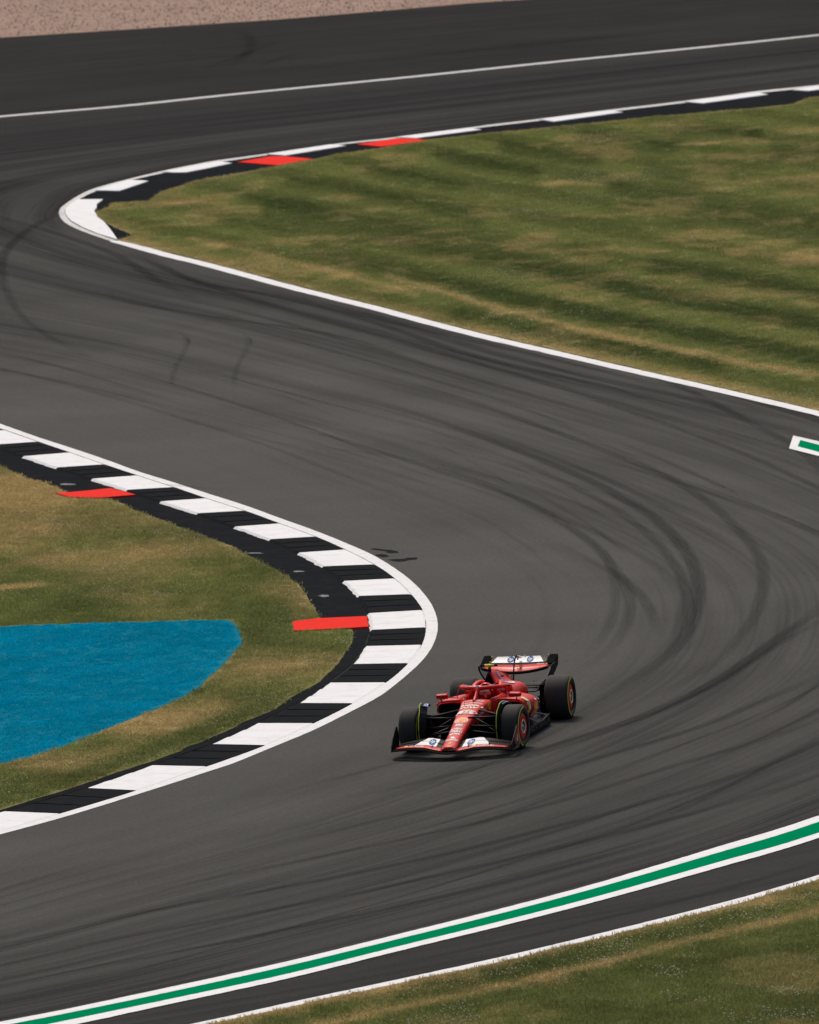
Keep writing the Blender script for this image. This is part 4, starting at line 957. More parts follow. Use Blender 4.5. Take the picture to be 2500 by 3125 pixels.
# engine cover artwork (left flank)
def ecw(x):
    """left flank points of the engine cover, top to bottom, at station x"""
    xs = [-s[0] for s in EC]; return [(interp(-x, xs, [s[1][k][0] for s in EC]), interp(-x, xs, [s[1][k][1] for s in EC])) for k in range(10)]
def on_ec(x0, q0, lift=.012):
    """a rearwards, b up the flank (metres along the profile, measured from profile point q0)"""
    def fn(a, b):
        P = ecw(x0 - a); d = [0]
        for i in range(1, 9): d.append(d[-1] + math.hypot(P[i][0] - P[i - 1][0], P[i][1] - P[i - 1][1]))
        t = min(max(interp(q0, range(9), d) - b, 0), d[-1]); y = interp(t, d, [p[0] for p in P[:9]]); z = interp(t, d, [p[1] for p in P[:9]])
        y2 = interp(min(t + .01, d[-1]), d, [p[0] for p in P[:9]]); z2 = interp(min(t + .01, d[-1]), d, [p[1] for p in P[:9]])
        n = Vector((0, -(z2 - z), (y2 - y))); n = n.normalized() if n.length > 1e-6 else Vector((0, 1, 0))
        return (x0 - a, y + n.y * lift, z + n.z * lift)
    return fn
decal('pale_stripe', poly2d([(-.10, .16), (-.03, .16), (.14, -.12), (.02, -.12)]), on_ec(-2.42, 3), CM['pblue'], ec, 2)
decal('logo_panel', ell2d(.14, .055), on_ec(-2.62, 4.6), CM['white'], ec, 2)
decal('lettering', fit(text2d('hp', 1, .3, .02), .10, .06), on_ec(-2.62, 4.6, .014), CM['blue'], ec)

# ---- sidepods
SP = [(-1.20, [(.26, .655), (.48, .662), (.66, .648), (.715, .60), (.715, .50), (.66, .42), (.48, .385), (.26, .38)]),
      (-1.35, [(.26, .672), (.48, .672), (.67, .655), (.735, .60), (.735, .47), (.67, .37), (.48, .33), (.26, .33)]),
      (-1.70, [(.26, .69), (.46, .672), (.67, .640), (.745, .565), (.74, .42), (.66, .30), (.46, .22), (.26, .20)]),
      (-2.10, [(.26, .68), (.46, .648), (.65, .600), (.735, .52), (.73, .37), (.65, .23), (.46, .15), (.26, .12)]),
      (-2.50, [(.24, .62), (.44, .590), (.61, .550), (.70, .475), (.70, .33), (.62, .18), (.45, .11), (.24, .10)]),
      (-2.85, [(.18, .54), (.36, .515), (.50, .475), (.58, .41), (.58, .28), (.50, .16), (.36, .10), (.18, .10)]),
      (-3.20, [(.10, .46), (.22, .44), (.33, .40), (.40, .34), (.40, .24), (.33, .14), (.22, .10), (.10, .10)])]
pods = {}
for s in (-1, 1):
    pods[s] = loftx(SP, CM['red'], 'sidepod', sub=2, mir=False, sgn=s)
    b = MB(); ri = []
    for x, k in ((-1.19, 1.0), (-1.30, .9)):
        ri.append([(x, s * (.30 + (y - .30) * k * .93 + .01), .50 + (z - .50) * k * .80 - .012) for y, z in SP[0][1]])
    b.loft(ri); b.obj('air_intake', CM['matt'], pods[s], False)
    b = MB(); b.tube([(-1.185, s * .28, .652), (-1.185, s * .5, .657), (-1.18, s * .66, .64), (-1.18, s * .712, .60), (-1.19, s * .712, .50), (-1.21, s * .65, .42), (-1.22, s * .48, .388)], .014, 8)
    b.obj('intake_lip', CM['red'], pods[s], True)
def on_pod(x0, z0, lift=.008):
    """left flank of the pod: a rearwards, b up"""
    def fn(a, b):
        x = x0 - a; z = z0 + b; xs = [-s[0] for s in SP]
        P = [(interp(-x, xs, [s[1][k][0] for s in SP]), interp(-x, xs, [s[1][k][1] for s in SP])) for k in range(1, 7)]
        y = interp(z, [p[1] for p in P][::-1], [p[0] for p in P][::-1]); return (x, y - .010 + lift, z)
    return fn
pl = pods[1]
# tall scallop emblem on the flank
shell(lambda l: (lambda a, b: on_pod(-2.06, .405, .018 + l)(a, b)), .34, .29, pl)
cur = [(-.42 + .30 * (1 - t) + .16 * math.sin(t * 1.5), .17 - .30 * t * 1.0) for t in [k / 8 for k in range(9)]]
def band(off, w): 
    L = []; Rr = []
    for k in range(11):
        t = k / 10; a = -.02 + .28 * math.sin(t * math.pi * .62) - .10 * t * t * 1.5; b = .205 - .37 * t; L.append((a + off, b)); Rr.append((a + off + w, b))
    return poly2d(L + Rr[::-1])
decal('yellow_band', band(-.36, .085), on_pod(-1.70, .45, .012), CM['yellow'], pl, 2)
decal('white_band', band(-.275, .06), on_pod(-1.70, .45, .0125), CM['white'], pl, 2)
decal('puma_logo', poly2d([(-.045, -.015), (-.02, .01), (.0, .0), (.03, .04), (.045, .03), (.02, -.01), (.035, -.045), (.0, -.025), (-.03, -.04)]), on_pod(-1.42, .56, .014), CM['white'], pl, 1)
decal('lettering', fit(text2d('VGW', 1, .2, .02), .10, .05), on_pod(-2.42, .50, .014), CM['white'], pl, 1)
decal('lettering', fit(text2d('DXC', 1, .2, .02), .08, .045), on_pod(-2.38, .34, .014), CM['white'], pl, 1)
pr = pods[-1]
decal('cream_band', poly2d([(-.03, -.16), (.02, -.16), (.02, .14), (-.03, .14)]), lambda a, b: (-1.205 - a - .02 , -(.722 - abs(b) * .25), .49 + b), CM['cream'], pr, 1)
# ---- mirrors
for s in (-1, 1):
    b = MB(); b.loft([[(-1.08, s * y, z) for y, z in ((.515, .74), (.53, .77), (.69, .765), (.70, .74), (.69, .705), (.53, .70))], [(-1.18, s * y, z) for y, z in ((.50, .74), (.52, .782), (.70, .775), (.715, .74), (.70, .695), (.52, .690))]])
    mi = b.obj('mirror', CM['red'], car); bevel(mi, .008)
    MB().box((-1.184, s * .61, .735), (.004, .16, .06)).obj('mirror_glass', CM['grey'], mi)
    MB().tube([(-1.14, s * .64, .70), (-1.18, s * .62, .65)], .010, 8, 1.0).obj('mirror_stalk', CM['red'], mi, True)
    MB().tube([(-1.14, s * .52, .72), (-1.25, s * .36, .69)], .007, 6).obj('mirror_stay', CM['red'], mi, True)

# ---- halo
hal = catmull([(-2.0, -.345, .70), (-1.86, -.36, .785), (-1.58, -.355, .832), (-1.32, -.30, .850), (-1.16, -.17, .858), (-1.10, 0, .860), (-1.16, .17, .858), (-1.32, .30, .850), (-1.58, .355, .832), (-1.86, .36, .785), (-2.0, .345, .70)], 5)
halo = MB().tube(hal, [.036 + .006 * math.sin(math.pi * k / (len(hal) - 1)) for k in range(len(hal))], 12, .85).obj('halo', CM['red'], car, True)
pil = catmull([(-.80, 0, .67), (-.90, 0, .72), (-1.02, 0, .79), (-1.09, 0, .85)], 5)
MB().tube(pil, [.034 - .006 * math.sin(math.pi * k / (len(pil) - 1)) for k in range(len(pil))], 12, 1.2, (1, 0, 0)).obj('halo_pillar', CM['red'], halo, True)
b = MB(); b.tube([(-1.02, 0, .79), (-1.08, -.03, .842), (-1.12, -.12, .855)], [.022, .03, .03], 10); b.tube([(-1.02, 0, .79), (-1.08, .03, .842), (-1.12, .12, .855)], [.022, .03, .03], 10); b.obj('halo_gusset', CM['red'], halo, True)
for s in (-1, 1):
    b = MB(); b.loft([[(-1.42, s * .33, .872), (-1.62, s * .36, .857), (-1.58, s * .44, .846)], [(-1.42, s * .33, .857), (-1.62, s * .36, .842), (-1.58, s * .44, .834)]]); b.obj('halo_winglet', CM['red'], halo)
    b = MB(); b.tube(catmull([(-1.60, s * .42, .838), (-1.58, s * .41, .81), (-1.52, s * .425, .76), (-1.50, s * .44, .68)], 4), .010, 6, .5, (1, 0, 0)); b.obj('halo_stay', CM['dred'], halo, True)
def on_halo(y0, lift=.006):
    def fn(a, b):
        y = y0 + a; t = interp(y, [-.355, -.30, -.17, 0, .17, .30, .355], [-1.55, -1.32, -1.16, -1.10, -1.16, -1.32, -1.55])
        ang = b / .038; return (t + .040 * math.cos(ang + .9), y, .858 + .038 * math.sin(ang + .9) + lift)
    return fn
decal('logo_panel', ell2d(.055, .030), on_halo(0, .007), CM['white'], halo, 2)
decal('lettering', fit(text2d('hp', 1, .3, .04), .06, .042), on_halo(0, .009), CM['blue'], halo, 1)
decal('lettering', fit(text2d('DXC', 1, .2, .03), .075, .030), on_halo(.22, .009), CM['white'], halo, 1)
decal('lettering', fit(text2d('BITDEFENDER', 1, .1, .01), .12, .02), on_halo(-.17, .009), CM['white'], halo, 1)

# ---- floor
FL = [(-.75, .20), (-.95, .42), (-1.02, .70), (-1.10, .78), (-1.9, .80), (-2.7, .795), (-3.05, .74), (-3.20, .60), (-3.35, .50), (-4.0, .48)]
P_ = [(x, y) for x, y in FL] + [(x, -y) for x, y in reversed(FL)]
b = MB(); b.loft([[(x, y, .055) for x, y in P_], [(x, y, .085) for x, y in P_]]); floor = b.obj('floor', CM['carbon'], car)
for s in (-1, 1):
    for k, (y, h, l) in enumerate(((.74, .23, .30), (.60, .26, .26), (.46, .24, .24))):
        b = MB(); b.loft([[(-.86 - .03 * k, s * y, .07), (-.90 - .03 * k, s * (y + .03), .07 + h), (-1.10 - l * .2, s * (y + .015), .07 + h * .9), (-1.12 - l, s * y, .07)],
                          [(-.86 - .03 * k, s * (y - .008), .07), (-.90 - .03 * k, s * (y + .022), .07 + h), (-1.10 - l * .2, s * (y + .007), .07 + h * .9), (-1.12 - l, s * (y - .008), .07)]]); b.obj('floor_fence', CM['carbon'], floor)
    b = MB(); b.loft([[(-1.15, s * .80, .10), (-1.5, s * .815, .17), (-2.2, s * .815, .165), (-2.75, s * .80, .20), (-2.8, s * .79, .10)], [(-1.15, s * .79, .10), (-1.5, s * .795, .17), (-2.2, s * .795, .165), (-2.75, s * .78, .20), (-2.8, s * .77, .10)]]); b.obj('floor_edge_wing', CM['carbon'], floor)
    for x in (-1.45, -1.75, -2.05, -2.35, -2.6):
        b = MB(); b.box((x, s * .77, .125), (.02, .06, .08)); b.obj('floor_bracket', CM['grey'], floor)
    MB().tube([(-1.9, s * .66, .24), (-1.95, s * .79, .16)], .008, 6).obj('floor_stay', CM['steel'], floor)
    MB().tube([(-2.5, s * .60, .26), (-2.62, s * .78, .20)], .008, 6).obj('floor_stay', CM['steel'], floor)
MB().box((-1.5, 0, .14), (1.3, 1.2, .12)).obj('underbody', CM['matt'], floor)
b = MB(); b.loft([[(-.35, 0, .20), (-.40, .05, .10), (-.40, -.05, .10)], [(-1.05, 0, .42), (-1.05, .30, .10), (-1.05, -.30, .10)]]); b.obj('keel', CM['matt'], floor)
MB().box((-1.10, 0, .29), (.12, 1.56, .30)).obj('splitter_bulkhead', CM['matt'], floor)
MB().box((-3.45, 0, .30), (.9, .30, .30)).obj('gearbox', CM['matt'], car)
MB().box((-2.9, 0, .22), (1.0, .7, .22)).obj('rear_bodywork', CM['matt'], car)
for k in range(4): MB().box((-4.0, -.36 + .24 * k, .20), (.5, .012, .24)).obj('diffuser_strake', CM['carbon'], floor)
MB().box((-4.32, 0, .34), (.05, .07, .12)).obj('rain_light', CM['dred'], car)

# ---- wheels
def wheel(x, y, w, s, steer, front):
    root = empty('wheel', (x, y, .36)); root.parent = car; root.rotation_euler = (0, 0, steer)
    h = w / 2; o_ = s
    prof = [(.225, -h * .86), (.25, -h * .95), (.285, -h * .995), (.315, -h * .985), (.338, -h * .93), (.352, -h * .84), (.359, -h * .66), (.360, 0), (.359, h * .66), (.352, h * .84), (.338, h * .93), (.315, h * .985), (.285, h * .995), (.25, h * .95), (.225, h * .86)]
    b = MB(); b.lathe(prof, 72, (0, 0, 0)); ty = b.obj('tyre', CM['sidewall'], root, True)
    ty.data.materials.append(CM['tread'])
    for p in ty.data.polygons:
        if (p.center.x ** 2 + p.center.z ** 2) > .3495 ** 2: p.material_index = 1
    # printed yellow arcs on both sidewalls
    def arc(a0, a1, r0, r1, side, mat, nm):
        V = []; F = []; n = 22
        for i in range(n + 1):
            a = math.radians(a0 + (a1 - a0) * i / n)
            for r in (r0, r1):
                yy = interp(r, [.25, .285, .315, .338], [h * .95, h * .995, h * .985, h * .93]) + .0035; V.append((r * math.cos(a), side * yy, r * math.sin(a)))
        for i in range(n): F.append((2 * i, 2 * i + 1, 2 * i + 3, 2 * i + 2))
        return mesh(nm, V, F, mat, ty)
    for side in (-1, 1):
        arc(-70, 95, .304, .326, side, CM['tyel'], 'yellow_arc'); arc(118, 262, .304, .326, side, CM['tyel'], 'yellow_arc') if False else arc(245, 268, .300, .330, side, CM['tyel'], 'yellow_arc')
        arc(150, 225, .275, .30, side, CM['grey'], 'lettering_arc')
    # rim and cover (outer side = s)
    def disc(prof, nm, mat, sd): 
        b = MB(); b.lathe([(r, sd * yy) for r, yy in prof], 48, (0, 0, 0)); return b.obj(nm, mat, root, True)
    disc([(.232, h * .84), (.238, h * .92), (.228, h * .95), (.218, h * .86)], 'rim', CM['carbon'], s)
    disc([(.218, h * .80), (.205, h * .86), (.12, h * .93), (.112, h * .90)], 'wheel_cover', CM['red'], s)
    disc([(.118, h * .90), (.112, h * .955), (.098, h * .955), (.094, h * .88)], 'wheel_ring', CM['cream'], s)
    disc([(.094, h * .86), (.07, h * .70), (.0, h * .68)], 'wheel_centre', CM['grey'], s)
    disc([(.030, h * .68), (.028, h * .90), (.0, h * .91)], 'wheel_nut', CM['steel'], s)
    disc([(.225, -h * .84), (.15, -h * .70), (.0, -h * .70)], 'brake_drum', CM['matt'], s)
    return root
wheel(0, .8475, .305, 1, math.radians(-4.5), True); wheel(0, -.8475, .305, -1, math.radians(-4.5), True)
wheel(-3.6, .7975, .405, 1, 0, False); wheel(-3.6, -.7975, .405, -1, 0, False)
# wheel-wake winglets with lime edge over the inner front tyres
for s in (-1, 1):
    b = MB(); e = MB(); rings_ = []; ed = []
    for k in range(15):
        a = math.radians(-38 + 150 * k / 14); r0 = .372 + .035 * math.sin(math.pi * k / 14) + (.03 if k > 9 else 0)
        yy = (.665 if s < 0 else .625) + (.055 if k > 8 else 0) * (k - 8) / 6
        x = r0 * math.cos(a); z = .36 + r0 * math.sin(a)
        if k > 10: x -= .015 * (k - 10)
        ed.append((x, s * yy, z)); rings_.append((x - .12 * (0.4 + k / 14), s * (yy - .10 if s < 0 else yy + .035), z - .015 * k / 14 - .03))
    V = []; F = []
    for k in range(15): V += [ed[k], rings_[k]]
    for k in range(14): F.append((2 * k, 2 * k + 1, 2 * k + 3, 2 * k + 2))
    wl_ = mesh('wheel_winglet', V, F, CM['carbon'], car); md = wl_.modifiers.new('s', 'SOLIDIFY'); md.thickness = .008
    e.tube(ed, .0075, 6); e.obj('winglet_edge', CM['lime'], wl_, True)
    mesh('winglet_flash', [Vector(ed[k]) * .5 + Vector(rings_[k]) * .5 + Vector((.01, 0, .012)) for k in (10, 11, 12, 13, 14)] + [Vector(rings_[k]) + Vector((.01, 0, .012)) for k in (14, 13, 12, 11, 10)], [tuple(range(10))], CM['pblue'], wl_)
    # brake duct
    b = MB(); b.loft([[(.16, s * y, z) for y, z in ((.60, .20), (.60, .50), (.70, .52), (.70, .18))], [(-.20, s * y, z) for y, z in ((.58, .16), (.58, .56), (.72, .58), (.72, .14))]]); b.obj('brake_duct', CM['matt'], car)
    b = MB(); b.loft([[(-3.40, s * y, z) for y, z in ((.50, .12), (.50, .58), (.58, .60), (.58, .10))], [(-3.85, s * y, z) for y, z in ((.50, .12), (.50, .62), (.58, .64), (.58, .10))]]); b.obj('brake_duct', CM['matt'], car)
    for z in (.2, .3, .4, .5): MB().box((-3.45, s * .47, z), (.20, .06, .006)).obj('brake_duct_vane', CM['carbon'], car)
# ---- suspension
def arm(p, q, w=.05, t=.016, nm='suspension_arm', mat='carbon'):
    for s in (-1, 1):
        b = MB(); b.tube([(p[0], s * p[1], p[2]), (q[0], s * q[1], q[2])], [w / 2, w / 2], 10, t / (w / 2) , (0, 0, 1)); b.obj(nm, CM[mat], car, True)
arm((.02, .64, .535), (.22, .13, .555), .055); arm((-.06, .64, .53), (-.42, .17, .595), .05)
arm((.04, .64, .235), (.20, .11, .345), .05); arm((-.04, .64, .22), (-.45, .16, .38), .05)
arm((.02, .62, .27), (-.02, .15, .53), .035, nm='push_rod'); arm((.12, .63, .38), (.18, .12, .42), .04, nm='track_rod')
arm((-3.58, .56, .53), (-3.05, .24, .50), .05); arm((-3.64, .56, .52), (-3.95, .12, .47), .05)
arm((-3.55, .56, .20), (-3.0, .22, .22), .05); arm((-3.65, .56, .20), (-3.95, .12, .22), .05); arm((-3.52, .56, .30), (-3.20, .20, .47), .03, nm='push_rod')
arm((-3.6, .56, .36), (-3.6, .15, .34), .06, nm='drive_shaft'); arm((-3.35, .56, .38), (-3.2, .2, .34), .035, nm='toe_link')
MB().box((-3.32, 0, .515), (.34, .98, .02)).obj('upper_fairing', CM['carbon'], car)

# ---- front wing
def fwz(y): return interp(abs(y), [0, .12, .25, .4, .6, .8, .95], [.112, .117, .138, .164, .164, .148, .130])
def fwx(y): return interp(abs(y), [0, .12, .3, .5, .7, .9, 1.0], [1.325, 1.315, 1.265, 1.20, 1.14, 1.07, 1.03])
fwg = MB()
def wing_el(name, mat, ys, LE, TE, th, parent, camber=.02):
    """LE(y)->(x,z), TE(y)->(x,z)"""
    rings = []
    for y in ys:
        (x0, z0), (x1, z1) = LE(y), TE(y); dx, dz = x1 - x0, z1 - z0; L = math.hypot(dx, dz); nx, nz = -dz / L, dx / L
        if nz < 0: nx, nz = -nx, -nz
        up_ = []; dn = []
        for t, q in ((0, .25), (.12, .9), (.4, 1), (.75, .6), (1, .08)):
            cz = -camber * 4 * t * (1 - t)
            up_.append((x0 + dx * t + nx * (th * q / 2 + cz), y, z0 + dz * t + nz * (th * q / 2 + cz))); dn.append((x0 + dx * t + nx * (-th * q / 2 + cz), y, z0 + dz * t + nz * (-th * q / 2 + cz)))
        rings.append(up_ + dn[::-1])
    b = MB(); b.loft(rings); return b.obj(name, mat, parent, True)
YS = list(np.linspace(-.97, .97, 33))
fwp = empty('front_wing'); fwp.parent = car; fwp.rotation_euler = (math.radians(-.7), 0, 0)
mp = wing_el('main_plane', CM['matt'], YS, lambda y: (fwx(y), fwz(y)), lambda y: (fwx(y) - .20, fwz(y) + .038), .022, fwp, .006)
def fr(y): return interp(abs(y), [0, .13, .5, .8, .95], [.088, .088, .080, .050, .025])
for s in (-1, 1):
    yy = [s * v for v in np.linspace(.115, .93, 18)]
    fl1 = wing_el('wing_flap', CM['red'], yy, lambda y: (fwx(y) - .115, fwz(y) + .030), lambda y: (fwx(y) - .115 - fr(y) * 1.4, fwz(y) + .036 + fr(y) * .26), .012, fwp, .002)
    fl1['label'] = 'red lower flap with white lettering'
    def f2(y): return (fwx(y) - .245, fwz(y) + .056 - interp(abs(y), [0, .5, .95], [0, .008, .022]))
    def f2b(y): return (fwx(y) - .42, fwz(y) + .096 - interp(abs(y), [.1, .5, .95], [0, .012, .050]))
    def f3b(y): return (fwx(y) - .60, fwz(y) + .140 - interp(abs(y), [.1, .5, .95], [0, .028, .085]))
    fl2 = wing_el('wing_flap', CM['carbon'], yy, f2, lambda y: (f2b(y)[0] + .01, f2b(y)[1] - .002), .010, fwp, .004)
    fl3 = wing_el('wing_flap', CM['carbon'], yy, lambda y: (f2b(y)[0] - .008, f2b(y)[1] + .005), f3b, .010, fwp, .004)
    # white panels
    a0 = .185 if s > 0 else .245
    for (fa, fb_, par, yo0, yo1) in ((f2, f2b, fl2, .62, .55), (f2b, f3b, fl3, .54, .46)):
        V = []; F = []; n = 8
        for i in range(n + 1):
            for j in range(3):
                t = j / 2 * .94 + .03; yo = yo0 + (yo1 - yo0) * t; y = s * (a0 + (yo - a0) * i / n); (x0, z0), (x1, z1) = fa(y), fb_(y)
                V.append((x0 + (x1 - x0) * t, y, z0 + (z1 - z0) * t + .010 - .010 * 4 * t * (1 - t) * .4))
        for i in range(n):
            for j in range(2): F.append((i * 3 + j, i * 3 + j + 1, (i + 1) * 3 + j + 1, (i + 1) * 3 + j))
        o = mesh('white_panel', V, F, CM['white'], par)
    yl = .30 * s if s > 0 else -.34
    def fn_(lift, yl=yl):
        def g(a, b):
            y = yl + a; (x0, z0), (x1, z1) = f2(y), f3b(y); t = .5 + b / .40; return (x0 + (x1 - x0) * t, y, z0 + (z1 - z0) * t + .014 + lift)
        return g
    hp(fn_, .058, fl2, 2.6)
    def fnt(y0, lift=.010):
        def g(a, b):
            y = y0 + a; t = .5 + b / .10; x0 = fwx(y) - .115; z0 = fwz(y) + .030; x1 = x0 - fr(y) * 1.4; z1 = z0 + .006 + fr(y) * .26; return (x0 + (x1 - x0) * t, y, z0 + (z1 - z0) * t + lift)
        return g
    y0 = .58 if s > 0 else -.56
    decal('lettering', fit(text2d('V-Power', 1, .25, .03), .26, .048), fnt(y0), CM['white'], fl1)
    decal('scallop_emblem', ell2d(.034, .034), fnt(y0 - .19), CM['orange'], fl1)
    # endplate
    E0 = [(.99, .125), (.985, .215), (.86, .31), (.60, .475), (.50, .47), (.44, .30), (.46, .110)]
    b = MB(); b.loft([[(x, s * (.985 + .012 * (z > .3)), z) for x, z in E0], [(x, s * (.997 + .012 * (z > .3)), z) for x, z in E0]])
    ep = b.obj('endplate', CM['carbon'], fwp)
    b = MB(); b.tube([(1.0, s * .97, .140), (.98, s * .995, .122), (.80, s * 1.0, .112), (.48, s * 1.0, .108)], .012, 6); b.obj('endplate_foot', CM['carbon'], ep, True)
    b = MB(); b.loft([[(.93, s * .993, .10), (.80, s * 1.05, .12), (.55, s * 1.06, .20), (.50, s * 1.0, .22)], [(.93, s * .993, .112), (.80, s * 1.05, .132), (.55, s * 1.06, .212), (.50, s * 1.0, .232)]]); b.obj('dive_plane', CM['carbon'], ep)
    if s > 0:
        q = [(.84, .275), (.80, .20), (.56, .14), (.50, .30), (.52, .445), (.62, .45)]
        mesh('red_panel', [(x, 1.0125, z) for x, z in q], [tuple(range(6))], CM['dred'], ep)
        mesh('red_panel', [(x, .9775, z) for x, z in q], [tuple(range(6))], CM['dred'], ep)
        mesh('triangle_logo', [(.62, 1.0145, .36), (.68, 1.0145, .20), (.645, 1.0145, .24), (.56, 1.0145, .20)], [(0, 1, 2, 3)], CM['white'], ep)
    for yq in (.30, .62):
        MB().box((fwx(yq) - .22, s * yq, fwz(yq) + .06), (.10, .005, .03)).obj('flap_bracket', CM['carbon'], fwp)

# ---- rear wing
rw = empty('rear_wing'); rw.parent = car
YR = list(np.linspace(-.50, .50, 21))
def rfT(y): return (-4.33, .962)
def rfL(y): return (-4.13, .872 - .012 * math.cos(y / .5 * math.pi / 2))
flp = wing_el('wing_flap', CM['carbon'], YR, rfL, rfT, .012, rw, .012)
def rmT(y): return (-4.12, .855 - .014 * math.cos(y / .5 * math.pi / 2))
def rmL(y): return (-3.86, .835 - .085 * math.cos(min(1, abs(y) / .56) * math.pi / 2) ** .8 )
mpl = wing_el('main_plane', CM['red'], list(np.linspace(-.56, .56, 25)), rmL, rmT, .016, rw, .030)
b = MB(); b.tube([(rmL(y)[0] + .004, y, rmL(y)[1] - .006) for y in np.linspace(-.56, .56, 25)], .024, 8, 1.1, (0, 0, 1)); b.obj('leading_edge', CM['carbon'], mpl, True)
def on_flap(y0, lift=.006, t0=.5):
    def fn(a, b):
        y = y0 + a; (x0, z0), (x1, z1) = rfL(y), rfT(y); L = math.hypot(x1 - x0, z1 - z0); t = t0 + b / L; nx, nz = .41, .91
        cz = -.012 * 4 * t * (1 - t); return (x0 + (x1 - x0) * t + nx * (.006 + cz + lift), y, z0 + (z1 - z0) * t + nz * (.006 + cz + lift))
    return fn
decal('white_panel', poly2d([(-.46, -.098), (.43, -.098), (.345, .088), (-.39, .088)]), on_flap(0), CM['white'], flp, 3)
for y in (-.145, .185): hp(lambda l, y=y: on_flap(y, .010 + l), .056, flp, 1.55)
for s in (-1, 1):
    # rounded black tips where flap meets endplate
    b = MB(); b.loft([[(-4.08, s * .49, .862), (-4.36, s * .49, .972), (-4.36, s * .50, .958), (-4.08, s * .50, .85)], [(-4.05, s * .57, .865), (-4.38, s * .575, .975), (-4.38, s * .575, .945), (-4.05, s * .57, .84)], [(-4.0, s * .615, .86), (-4.38, s * .625, .97), (-4.38, s * .625, .90), (-4.0, s * .615, .82)]])
    tip = b.obj('wing_tip', CM['matt'], rw)
    rows = []
    for z, yo, xf, xr in ((.86, .625, -3.90, -4.34), (.80, .615, -3.88, -4.36), (.72, .575, -3.88, -4.36), (.64, .535, -3.90, -4.35), (.50, .505, -3.95, -4.30), (.32, .50, -4.0, -4.25)):
        rows.append([(xf, s * (yo - .006), z), (xr, s * (yo - .006), z + (.03 if z > .8 else 0)), (xr, s * (yo + .006), z + (.03 if z > .8 else 0)), (xf, s * (yo + .006), z)])
    b = MB(); b.loft(rows); ep = b.obj('endplate', CM['carbon'], rw)
    V = [(r[0][0] - .05, s * (abs(r[0][1]) - .003), r[0][2]) for r in rows[:5]] + [(r[1][0] + .03, s * (abs(r[0][1]) - .003), r[1][2]) for r in rows[:5]][::-1]
    mesh('endplate_panel', V, [(k, k + 1, 8 - k, 9 - k) for k in range(4)], CM['grey'] if s < 0 else CM['dred'], ep)
    b = MB(); b.tube([(-3.885, s * .56, .845), (-3.885, s * .60, .845), (-3.885, s * .618, .81), (-3.885, s * .575, .72), (-3.90, s * .535, .64), (-3.95, s * .505, .50)], .010, 6, 1, (1, 0, 0)); b.obj('endplate_edge', CM['carbon'], ep, True)
decal('lettering', fit(text2d('CEVA', 1, .2, .02), .12, .045), lambda a, b: (-4.02 - b, .40 + a, .845 + b * .1 + .02), CM['white'], mpl)
pil = catmull([(-3.72, 0, .52), (-3.74, 0, .68), (-3.80, 0, .84), (-3.90, 0, .96), (-4.02, 0, 1.0), (-4.10, 0, .975), (-4.12, 0, .93)], 4)
MB().tube(pil, [.024, ] * len(pil), 8, .5, (0, 1, 0)).obj('wing_pillar', CM['carbon'], rw, True)
MB().tube([(-4.05, .01, .985), (-4.22, .02, .955)], .022, 8).obj('flap_actuator', CM['white'], rw, True)
dots = [(932, 148), (925, 187), (1178, 145), (1373, 142), (1366, 182)]
for (y, t) in ((-.475, .9), (-.475, .15), (.08, .95), (.475, .95), (.46, .15)):
    x_, y_, z_ = on_flap(y, .008, t)(0, 0); b = MB(); b.tube([(x_, y, z_), (x_ + .008, y, z_ + .008)], .009, 8); b.obj('marker_dot', CM['yellow'], flp)
for (y, t) in ((.06, .75), (.0, .75), (.05, .3), (.08, .02), (-.03, .02), (.40, .4), (.50, .8)):
    (x0, z0), (x1, z1) = rmL(y), rmT(y); x_ = x0 + (x1 - x0) * t; z_ = z0 + (z1 - z0) * t - .0; b = MB(); b.tube([(x_, y, z_ + .0), (x_ + .012, y, z_ + .014)], .009, 8); b.obj('marker_dot', CM['yellow'], mpl)
bw = wing_el('beam_wing', CM['carbon'], list(np.linspace(-.50, .50, 9)), lambda y: (-3.98, .50), lambda y: (-4.16, .56), .015, rw, .01)
b = MB(); b.tube([(-4.1, .26, .565), (-4.09, .26, .572)], .012, 8); b.obj('marker_dot', CM['yellow'], bw)

